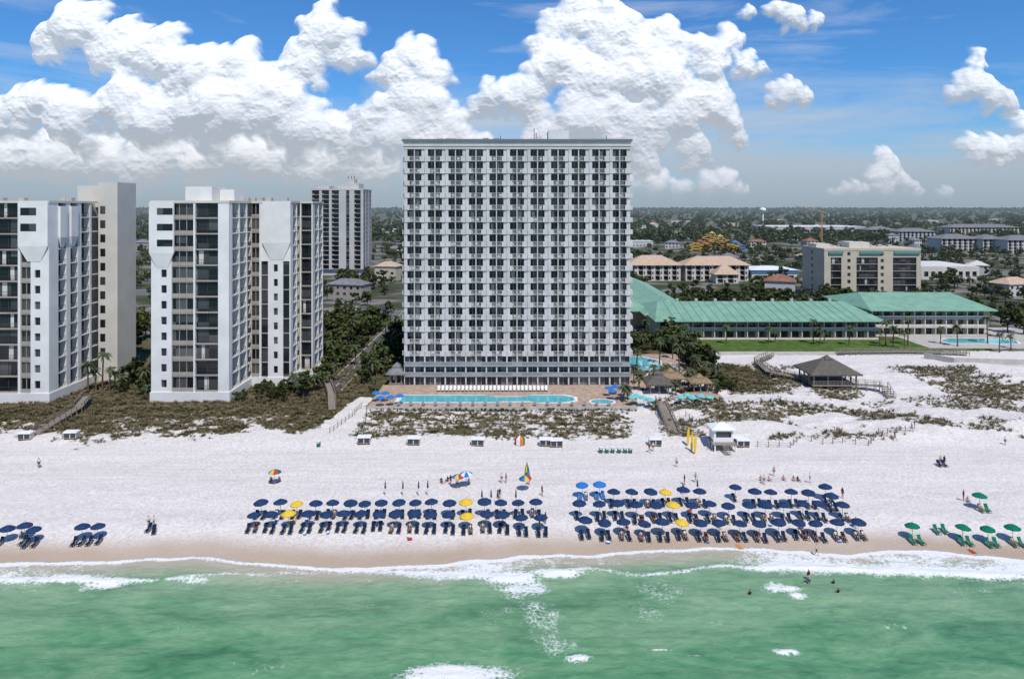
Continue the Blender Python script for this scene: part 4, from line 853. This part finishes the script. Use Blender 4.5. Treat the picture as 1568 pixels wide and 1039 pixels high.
for y in (268.5,292.5):
    for i in range(8):
        if rs.random()<.8: put('parked_car',CM[rs.choice([0,0,1,2,3,4,1])],-72.5+i*3,y,rs.choice([0,math.pi]),.16)
for i in range(9): put('parked_car',CM[rs.choice([0,1,2,1,4])],-42.7 if i%2 else -45.,260+i*34+rs.uniform(0,8),0,.17)
for i in range(30): put('parked_car',CM[rs.choice([0,0,1,2,3,4])],rs.uniform(-36,330),rs.choice([473,479]),math.pi/2,.2)
# ------------------------------------------------------------------ people
import bmesh
SKIN=[mat('skin_light',(.50,.31,.22),.6,.3,.05),mat('skin_tan',(.34,.18,.12),.6,.3,.05)]; HAIR=[mat('hair_brown',(.05,.03,.02),.7,.3,.1),mat('hair_blond',(.35,.24,.1),.7,.3,.1)]
CL=[mat('swimwear_red',(.35,.04,.05),.8,.2,.05),mat('swimwear_blue',(.03,.09,.30),.8,.2,.05),mat('swimwear_black',(.02,.02,.025),.8,.2,.05),mat('shirt_white',(.6,.6,.6),.8,.2,.05),mat('swimwear_teal',(.05,.30,.28),.8,.2,.05)]
def person_mesh(pose,skin,hair,cloth,shirt=None):
    P={'pel':(0,0,.95),'spi':(0,0,1.12),'che':(0,0,1.33),'nec':(0,0,1.5),'hd1':(0,-.015,1.6),'hd2':(0,-.01,1.70)}
    R={'pel':.125,'spi':.115,'che':.14,'nec':.055,'hd1':.085,'hd2':.09}
    E=[('pel','spi'),('spi','che'),('che','nec'),('nec','hd1'),('hd1','hd2')]
    def limb(s,sh,el,wr,hp,kn,an,to):
        q='L' if s<0 else 'R'
        for k,v,r_ in (('sh',sh,.055),('el',el,.04),('wr',wr,.027),('hp',hp,.088),('kn',kn,.056),('an',an,.038),('to',to,.034)): P[k+q]=(v[0]*s,v[1],v[2]); R[k+q]=r_
        d=Vector(wr)-Vector(el); d.normalize(); w=Vector(wr)+d*.06; P['pa'+q]=(w[0]*s,w[1],w[2]); R['pa'+q]=.03
        E.extend([('che','sh'+q),('sh'+q,'el'+q),('el'+q,'wr'+q),('wr'+q,'pa'+q),('pel','hp'+q),('hp'+q,'kn'+q),('kn'+q,'an'+q),('an'+q,'to'+q)])
    if pose=='stand':
        for s in (-1,1): limb(s,(.17,0,1.42),(.24,.03,1.14),(.25,-.05,.9),(.09,0,.9),(.1,-.02,.5),(.1,.02,.08),(.12,-.14,.04))
    elif pose=='walk':
        limb(-1,(.17,0,1.42),(.22,.12,1.15),(.22,.1,.92),(.09,0,.9),(.09,-.2,.53),(.09,-.25,.09),(.1,-.42,.06)); limb(1,(.17,0,1.42),(.22,-.08,1.15),(.22,-.25,.97),(.09,0,.9),(.09,.03,.5),(.09,.3,.14),(.1,.18,.04))
    elif pose=='sit':
        P.update({'pel':(0,.12,.5),'spi':(0,.2,.66),'che':(0,.32,.85),'nec':(0,.42,.99),'hd1':(0,.44,1.09),'hd2':(0,.45,1.19)})
        for s in (-1,1): limb(s,(.17,.36,.93),(.3,.2,.72),(.3,-.04,.64),(.09,.06,.48),(.1,-.4,.6),(.1,-.8,.43),(.12,-.9,.5))
    elif pose=='beachsit':
        P.update({'pel':(0,.1,.12),'spi':(0,.17,.3),'che':(0,.14,.5),'nec':(0,.09,.67),'hd1':(0,.05,.77),'hd2':(0,.04,.87)})
        for s in (-1,1): limb(s,(.17,.13,.6),(.25,.2,.35),(.2,-.08,.3),(.09,.05,.1),(.12,-.33,.42),(.1,-.55,.06),(.12,-.7,.04))
    elif pose=='armsup':
        for s in (-1,1): limb(s,(.17,0,1.42),(.4,-.02,1.35),(.55,-.08,1.5),(.09,0,.9),(.13,-.02,.5),(.17,.02,.08),(.18,-.12,.04))
    ks=list(P); V=[P[k] for k in ks]; Rr=[R[k] for k in ks]; Ed=[(ks.index(a),ks.index(c)) for a,c in E]; roots=[0]
    for s,q in ((-1,'L'),(1,'R')):
        pa=Vector(P['pa'+q]); wr=Vector(P['wr'+q]); d=(pa-wr).normalized(); side=d.cross(Vector((1,0,0))); side=side.normalized() if side.length>.1 else Vector((0,1,0)); nrm=d.cross(side)
        for f in range(5):
            off=(f-1.5)*.017; l=(.07,.085,.08,.062,.055)[f]; dd_=d
            if f==4: off=-.035; dd_=(d*.6-side*.8).normalized()
            b0=len(V); base=pa+side*off-(d*.03 if f==4 else Vector((0,0,0)))
            V+=[tuple(base),tuple(base+dd_*l*.5+nrm*.006),tuple(base+dd_*l+nrm*.022)]; Rr+=[.0095,.009,.007]; Ed+=[(b0,b0+1),(b0+1,b0+2)]; roots.append(b0)
    me=bpy.data.meshes.new('tmp'); me.from_pydata(V,Ed,[]); o=bpy.data.objects.new('tmp',me); link(o)
    o.modifiers.new('s','SKIN'); sub=o.modifiers.new('u','SUBSURF'); sub.levels=1
    for i,v in enumerate(me.skin_vertices[0].data): v.radius=(Rr[i],Rr[i]); v.use_root=i in roots
    dg=bpy.context.evaluated_depsgraph_get(); m2=bpy.data.meshes.new_from_object(o.evaluated_get(dg)); bpy.data.objects.remove(o)
    m2.name='person'; m2.materials.clear()
    for m in (skin,cloth,hair,shirt or skin): m2.materials.append(m)
    hip=Vector(P['pel']); che=Vector(P['che']); h2=Vector(P['hd2']); h1=Vector(P['hd1'])
    ax=(che-hip).normalized()
    for f in m2.polygons:
        c=f.center; f.use_smooth=True; t=(c-hip).dot(ax); mi=0
        dh=min((c-Vector(P[k])).length for k in ('hpL','hpR','pel'))
        if (c-h2).length<.15 and (c-h1).dot((h2-h1).normalized())>.06 or ((c-h1).length<.14 and (c-h1).y>.045 and (c-h1).z>-.03): mi=2
        elif dh<.165 and t<.1: mi=1
        elif .12<t<.52 and min((c-Vector(P[k])).length for k in ('elL','elR','wrL','wrR'))>.14 and (c-h1).length>.16: mi=3
        f.material_index=mi
    bm=bmesh.new(); bm.from_mesh(m2); hd=(h1*.6+h2*.4)
    for (off,r_,mi) in (((0,-.088,-.005),.016,0),((-.085,0,0),.02,0),((.085,0,0),.02,0),((-.032,-.08,.02),.011,2),((.032,-.08,.02),.011,2),((0,-.08,-.045),.014,1)):
        rr_=bmesh.ops.create_icosphere(bm,subdivisions=1,radius=r_,matrix=Matrix.Translation(hd+Vector(off)))
        for v in rr_['verts']:
            for f in v.link_faces: f.material_index=mi
    bm.to_mesh(m2); bm.free(); return m2
PE={}
for pose in ('stand','walk','sit','beachsit','armsup'):
    PE[pose]=[person_mesh(pose,SKIN[0],HAIR[0],CL[1]),person_mesh(pose,SKIN[1],HAIR[0],CL[0],CL[2]),person_mesh(pose,SKIN[0],HAIR[1],CL[2],CL[3])]
def person(px,py,pose,rz=0,z=None):
    x,y=G(px,py,SEA if z is not None else 0); put('person',PE[pose][rs.randrange(3)],x,y,rz,z)
for (px,py,po,rz) in ((59,714,'stand',1),(60,715,'walk',.6),(1036,713,'stand',2.5),(1250,842,'walk',1.2),(768,739,'stand',.3),(775,739,'stand',-1),(676,738,'beachsit',.4),(685,736,'beachsit',-.6),(1539,681,'stand',0),(1475,766,'stand',.6),(1482,768,'beachsit',0),(415,738,'beachsit',.2),(427,737,'beachsit',-.4),(228,808,'stand',.5),(236,808,'stand',-.8),(835,802,'stand',1),(810,742,'stand',0),(1046,758,'walk',2),(1226,808,'beachsit',.5),(985,803,'stand',1.2),(960,806,'beachsit',0),(1165,736,'beachsit',0),(1178,736,'beachsit',.6),(1215,736,'beachsit',-.3),(1222,737,'beachsit',.3),(1310,806,'stand',.4),(770,806,'beachsit',0),(33,820,'beachsit',.3),(830,758,'stand',2),(1370,675,'walk',1.5),(1396,668,'walk',-1.5),(1440,712,'stand',.2),(1446,712,'stand',1.8),(1000,690,'stand',0),(994,692,'walk',1),(700,740,'beachsit',0),(1400,665,'stand',1),(1185,728,'stand',0),(1368,570,'walk',1),(1048,742,'stand',1),(1240,740,'stand',1),(1200,736,'beachsit',.2),(826,806,'walk',.5),(765,762,'stand',.4),(1290,762,'stand',2),(1100,804,'beachsit',.4),(1170,742,'stand',0),(690,742,'stand',.7),(718,739,'beachsit',.2),(1237,822,'walk',1.8),(930,806,'stand',.3),(1065,738,'walk',.7)): person(px,py,po,rz)
for (px,py,po,dz) in ((1239,893,'armsup',.45),(1238,888,'stand',.35),(1283,908,'armsup',1.),(1276,893,'stand',1.1),(1148,910,'stand',1.05)): person(px,py,po,.4,SEA-dz)
for (x,y,r_) in seats:
    if rs.random()<.22: put('person',PE['sit'][rs.randrange(3)],x,y,r_,s=.9)
for (px,py) in ((228,812),(236,814),(1438,714),(1446,714)): x,y=G(px,py); put('lounge_chair',CH['n'],x,y,rs.uniform(-.5,.5),s=.85)
# ------------------------------------------------------------------ clouds: relief surfaces hanging kilometres to the north, lit by the sun and a painted-in glow
cm=bpy.data.materials.new('cumulus_cloud'); cm.use_nodes=True; N,L=nt(cm); N.remove(N['Principled BSDF'])
out=[x for x in N if x.type=='OUTPUT_MATERIAL'][0]
df=N.new('ShaderNodeBsdfDiffuse'); df.inputs[0].default_value=(.70,.685,.665,1); g=N.new('ShaderNodeNewGeometry')
em=N.new('ShaderNodeEmission'); em.inputs[0].default_value=(.66,.69,.745,1); em.inputs[1].default_value=.42  # added glow stands in for light scattered inside the cloud
ad=N.new('ShaderNodeAddShader'); L.new(df.outputs[0],ad.inputs[0]); L.new(em.outputs[0],ad.inputs[1])
sp=N.new('ShaderNodeSeparateXYZ'); L.new(g.outputs['Position'],sp.inputs[0])
mr=N.new('ShaderNodeMapRange'); mr.inputs[1].default_value=60; mr.inputs[2].default_value=1300; mr.inputs[3].default_value=.78; mr.inputs[4].default_value=.0; L.new(sp.outputs[2],mr.inputs[0])
hz=N.new('ShaderNodeEmission'); hz.inputs[0].default_value=(.45,.49,.55,1)  # horizon haze painted into the cloud, stronger at low height
mx=N.new('ShaderNodeMixShader'); L.new(mr.outputs[0],mx.inputs[0]); L.new(ad.outputs[0],mx.inputs[1]); L.new(hz.outputs[0],mx.inputs[2])
n2=noise_n(N,L,.014,5,g.outputs['Position'],.7)
al=mth(N,L,'ADD',att(N,'cover'),mth(N,L,'MULTIPLY',mth(N,L,'SUBTRACT',n2.outputs[0],.5),.85)); ar=ramp(N,L,al,[(.08,(0,0,0)),(.45,(.55,.55,.55)),(.95,(1,1,1))])
tr=N.new('ShaderNodeBsdfTransparent'); m3=N.new('ShaderNodeMixShader'); L.new(ar.outputs[0],m3.inputs[0]); L.new(tr.outputs[0],m3.inputs[1]); L.new(mx.outputs[0],m3.inputs[2]); L.new(m3.outputs[0],out.inputs[0])
def gblur(A,s):
    r=int(3*s)+1; k=np.exp(-np.arange(-r,r+1)**2/(2*s*s)); k/=k.sum()
    P_=np.pad(A,((r,r),(0,0)),'edge'); B=sum(k[i]*P_[i:i+A.shape[0]] for i in range(2*r+1))
    P_=np.pad(B,((0,0),(r,r)),'edge'); return sum(k[i]*P_[:,i:i+A.shape[1]] for i in range(2*r+1))
def cloud(seeds,Dm,name='cumulus_cloud',step=1.2,fine=1.):
    m_=max(s[2] for s in seeds)*1.5+16
    u0=min(s[0]-s[2] for s in seeds)-m_*.5;u1=max(s[0]+s[2] for s in seeds)+m_*.5;v0=min(s[1]-s[2] for s in seeds)-m_*.5;v1=min(max(s[1]+s[2] for s in seeds)+m_*.5,318)
    u=np.arange(u0,u1,step);v=np.arange(v0,v1,step);U,V=np.meshgrid(u,v)
    wu=(fbm(U/30+11,V/30+3,3)-.5)*16*fine+(fbm(U/7+1,V/7+31,3)-.5)*5*fine; wv=(fbm(U/30+51,V/30+33,3)-.5)*16*fine+(fbm(U/7+81,V/7+13,3)-.5)*5*fine
    UU=U+wu;VV=V+wv; T=np.full(U.shape,-30.); A=np.zeros(U.shape)
    S=[]
    for (px,py,r_) in seeds:
        S.append((px,py,0,r_*.85))
        for q in range(14):
            d=np.array([rs.gauss(0,1),-rs.gauss(.45,.8),abs(rs.gauss(0,.8))]); d/=np.linalg.norm(d); r2=r_*rs.uniform(.24,.46); c=np.array([px,py,0])+d*r_*rs.uniform(.6,.9)
            S.append((*c,r2))
            for w_ in range(9):
                e=np.array([rs.gauss(0,1),-rs.gauss(.4,.8),abs(rs.gauss(.2,.8))])+d*.8; e/=np.linalg.norm(e); r3=r2*rs.uniform(.22,.48); S.append((*(c+e*r2*.88),r3))
    for (cx,cy,cz,r_) in S:
        i0=max(0,int((cx-r_-14-u0)/step));i1=int((cx+r_+14-u0)/step)+1;j0=max(0,int((cy-r_-14-v0)/step));j1=int((cy+r_+14-v0)/step)+1
        if j1<=j0 or i1<=i0: continue
        dx=UU[j0:j1,i0:i1]-cx; dy=VV[j0:j1,i0:i1]-cy
        if dx.size==0: continue
        dy=np.where(dy>0,dy*1.2,dy); d2=dx*dx+dy*dy; dd_=np.sqrt(d2)
        h=np.where(d2<r_*r_,cz*.8+np.sqrt(np.maximum(r_*r_-d2,0)),-30); T[j0:j1,i0:i1]=np.maximum(T[j0:j1,i0:i1],h)
        A[j0:j1,i0:i1]=np.maximum(A[j0:j1,i0:i1],np.clip((r_-dd_)/min(13,max(4.,r_*.75)),0,1))
    T=np.maximum(T,-16)
    T=.22*gblur(T,1.5)+.30*gblur(T,3.4)+.36*gblur(T,8)+.40*gblur(T,18)
    T=T+(billow(U/19.,V/16.,4)-.5)*5.5*fine+(billow(U/7.+9,V/6.,2)-.5)*1.6*fine
    A=gblur(A,1.8)*sst(317,270,V)
    kx=Dm/F
    P3=np.stack([(U-CX)*kx,Dm-T*kx*.75,H+(HZ-V)*kx],-1).reshape(-1,3)
    ny_,nx_=U.shape; id_=np.arange(ny_*nx_).reshape(ny_,nx_)
    Q=np.stack([id_[1:,:-1],id_[1:,1:],id_[:-1,1:],id_[:-1,:-1]],-1).reshape(-1,4)
    Aq=A.ravel()[Q].max(1); Q=Q[Aq>.01]
    used=np.unique(Q); remap=np.full(len(P3),-1,dtype=np.int32); remap[used]=np.arange(len(used))
    me=np_mesh(name,P3[used],remap[Q],[cm],smooth=True); setatt(me,'cover',A.ravel()[used]); link(bpy.data.objects.new(name,me))
cloud([(130,45,50),(185,85,45),(90,65,35),(250,95,55),(215,60,35),(310,130,60),(370,110,50),(400,165,60),(340,190,60),(500,60,48),(535,95,32),(475,105,45),(440,150,45),(60,170,42),(120,180,55),(190,165,50),(5,190,40),(-60,170,60),(-120,200,60),(250,190,60),(470,200,55),(525,215,42)],7000)
cloud([(-120,250,60),(-40,250,50),(30,245,45),(100,250,50),(170,250,45),(240,255,50),(320,250,50),(400,250,50),(470,255,42),(540,250,42),(585,265,28)],8500,step=1.6)
cloud([(630,85,36),(665,118,34),(602,118,36),(640,160,46),(575,178,34),(690,188,33),(620,210,46),(560,218,30),(670,230,42),(725,225,32)],6500)
cloud([(850,48,32),(890,20,38),(930,55,52),(980,85,52),(1015,60,35),(850,110,52),(760,152,34),(735,170,22),(800,160,44),(900,130,58),(1000,130,58),(1075,98,42),(1110,65,26),(1140,102,24),(1165,108,15),(1040,180,50),(1105,190,32),(900,190,58),(970,200,50),(830,215,46),(1080,160,40),(980,245,38),(1060,235,30),(1120,215,24)],6000)
cloud([(1200,150,26),(1227,154,19),(1183,158,17),(1207,134,18)],5000,step=1.,fine=.6); cloud([(1190,18,18),(1215,30,24),(1247,32,17)],5000,step=1.,fine=.6); cloud([(1150,20,12),(1142,26,9)],5000,step=1.,fine=.5)
cloud([(1485,136,26),(1512,150,26),(1462,147,18),(1495,102,14),(1500,84,13),(1478,118,15),(1540,160,22)],5500,step=1.,fine=.6)
cloud([(1355,240,18),(1360,258,22),(1335,270,22),(1382,277,20),(1310,292,20),(1350,292,22),(1405,296,16),(1450,298,14),(1280,300,13)],8500,step=1.,fine=.6)
cloud([(1110,280,22),(1080,290,24),(1130,294,18),(1000,285,28),(950,285,24),(1040,293,22)],9000,step=1.2,fine=.7)
cloud([(1490,232,24),(1520,240,28),(1560,228,26),(1560,190,22),(1595,205,26)],9000,step=1.2,fine=.7)
cloud([(1700,140,50),(1760,120,55),(1820,170,60),(1740,200,50),(1900,150,60)],7000,step=2.)
# ------------------------------------------------------------------ world, sun, camera
EL=math.radians(57); AZ=math.radians(160)
w=bpy.data.worlds.new("World"); scene.world=w; w.use_nodes=True; N=w.node_tree.nodes; L=w.node_tree.links
bg=N['Background']; sk=N.new('ShaderNodeTexSky'); sk.sky_type='NISHITA'; sk.sun_disc=False; sk.sun_elevation=EL; sk.sun_rotation=AZ; sk.air_density=1.; sk.dust_density=.3; sk.ozone_density=2.
tin=mixc(N,L,1.,sk.outputs[0],(.36,.76,1.18),'MULTIPLY'); L.new(tin,bg.inputs[0]); bg.inputs[1].default_value=.11
tc=N.new('ShaderNodeTexCoord'); mp=N.new('ShaderNodeMapping'); mp.inputs['Scale'].default_value=(1,1,6.5); mp.inputs['Rotation'].default_value=(0,.05,0); L.new(tc.outputs['Generated'],mp.inputs[0])
n1=noise_n(N,L,2.2,6,mp.outputs[0],.6,.8); sp=N.new('ShaderNodeSeparateXYZ'); L.new(tc.outputs['Generated'],sp.inputs[0])
band=N.new('ShaderNodeMapRange'); band.inputs[1].default_value=.0; band.inputs[2].default_value=.2; band.inputs[3].default_value=.46; band.inputs[4].default_value=-.05; L.new(sp.outputs[2],band.inputs[0])
vf=mth(N,L,'ADD',n1.outputs[0],band.outputs[0]); vr=ramp(N,L,vf,[(.47,(0,0,0)),(.82,(.93,.93,.93))])
b2=N.new('ShaderNodeBackground'); vc=ramp(N,L,sp.outputs[2],[(.0,(.34,.41,.475)),(.05,(.43,.50,.58)),(.2,(.60,.68,.78))]); L.new(vc.outputs[0],b2.inputs[0]); b2.inputs[1].default_value=1.
mxs=N.new('ShaderNodeMixShader'); L.new(vr.outputs[0],mxs.inputs[0]); L.new(bg.outputs[0],mxs.inputs[1]); L.new(b2.outputs[0],mxs.inputs[2]); L.new(mxs.outputs[0],N['World Output'].inputs[0])
sun=bpy.data.lights.new('sun','SUN'); sun.energy=3.75; sun.angle=math.radians(.5); sun.color=(1,.945,.87)
so=bpy.data.objects.new('sun',sun); d=Vector((math.sin(AZ)*math.cos(EL),math.cos(AZ)*math.cos(EL),math.sin(EL))); so.rotation_euler=d.to_track_quat('Z','Y').to_euler(); link(so)
cam=bpy.data.cameras.new('camera'); cam.lens=24; cam.sensor_width=36; cam.shift_y=-204.5/1568; cam.clip_end=60000; cam.clip_start=.5
co=bpy.data.objects.new('camera',cam); co.location=(0,0,H); co.rotation_euler=(math.radians(90),0,0); link(co); scene.camera=co
scene.view_settings.view_transform='Standard'; scene.view_settings.look='None'; scene.view_settings.exposure=0
print('objs',len(bpy.data.objects))
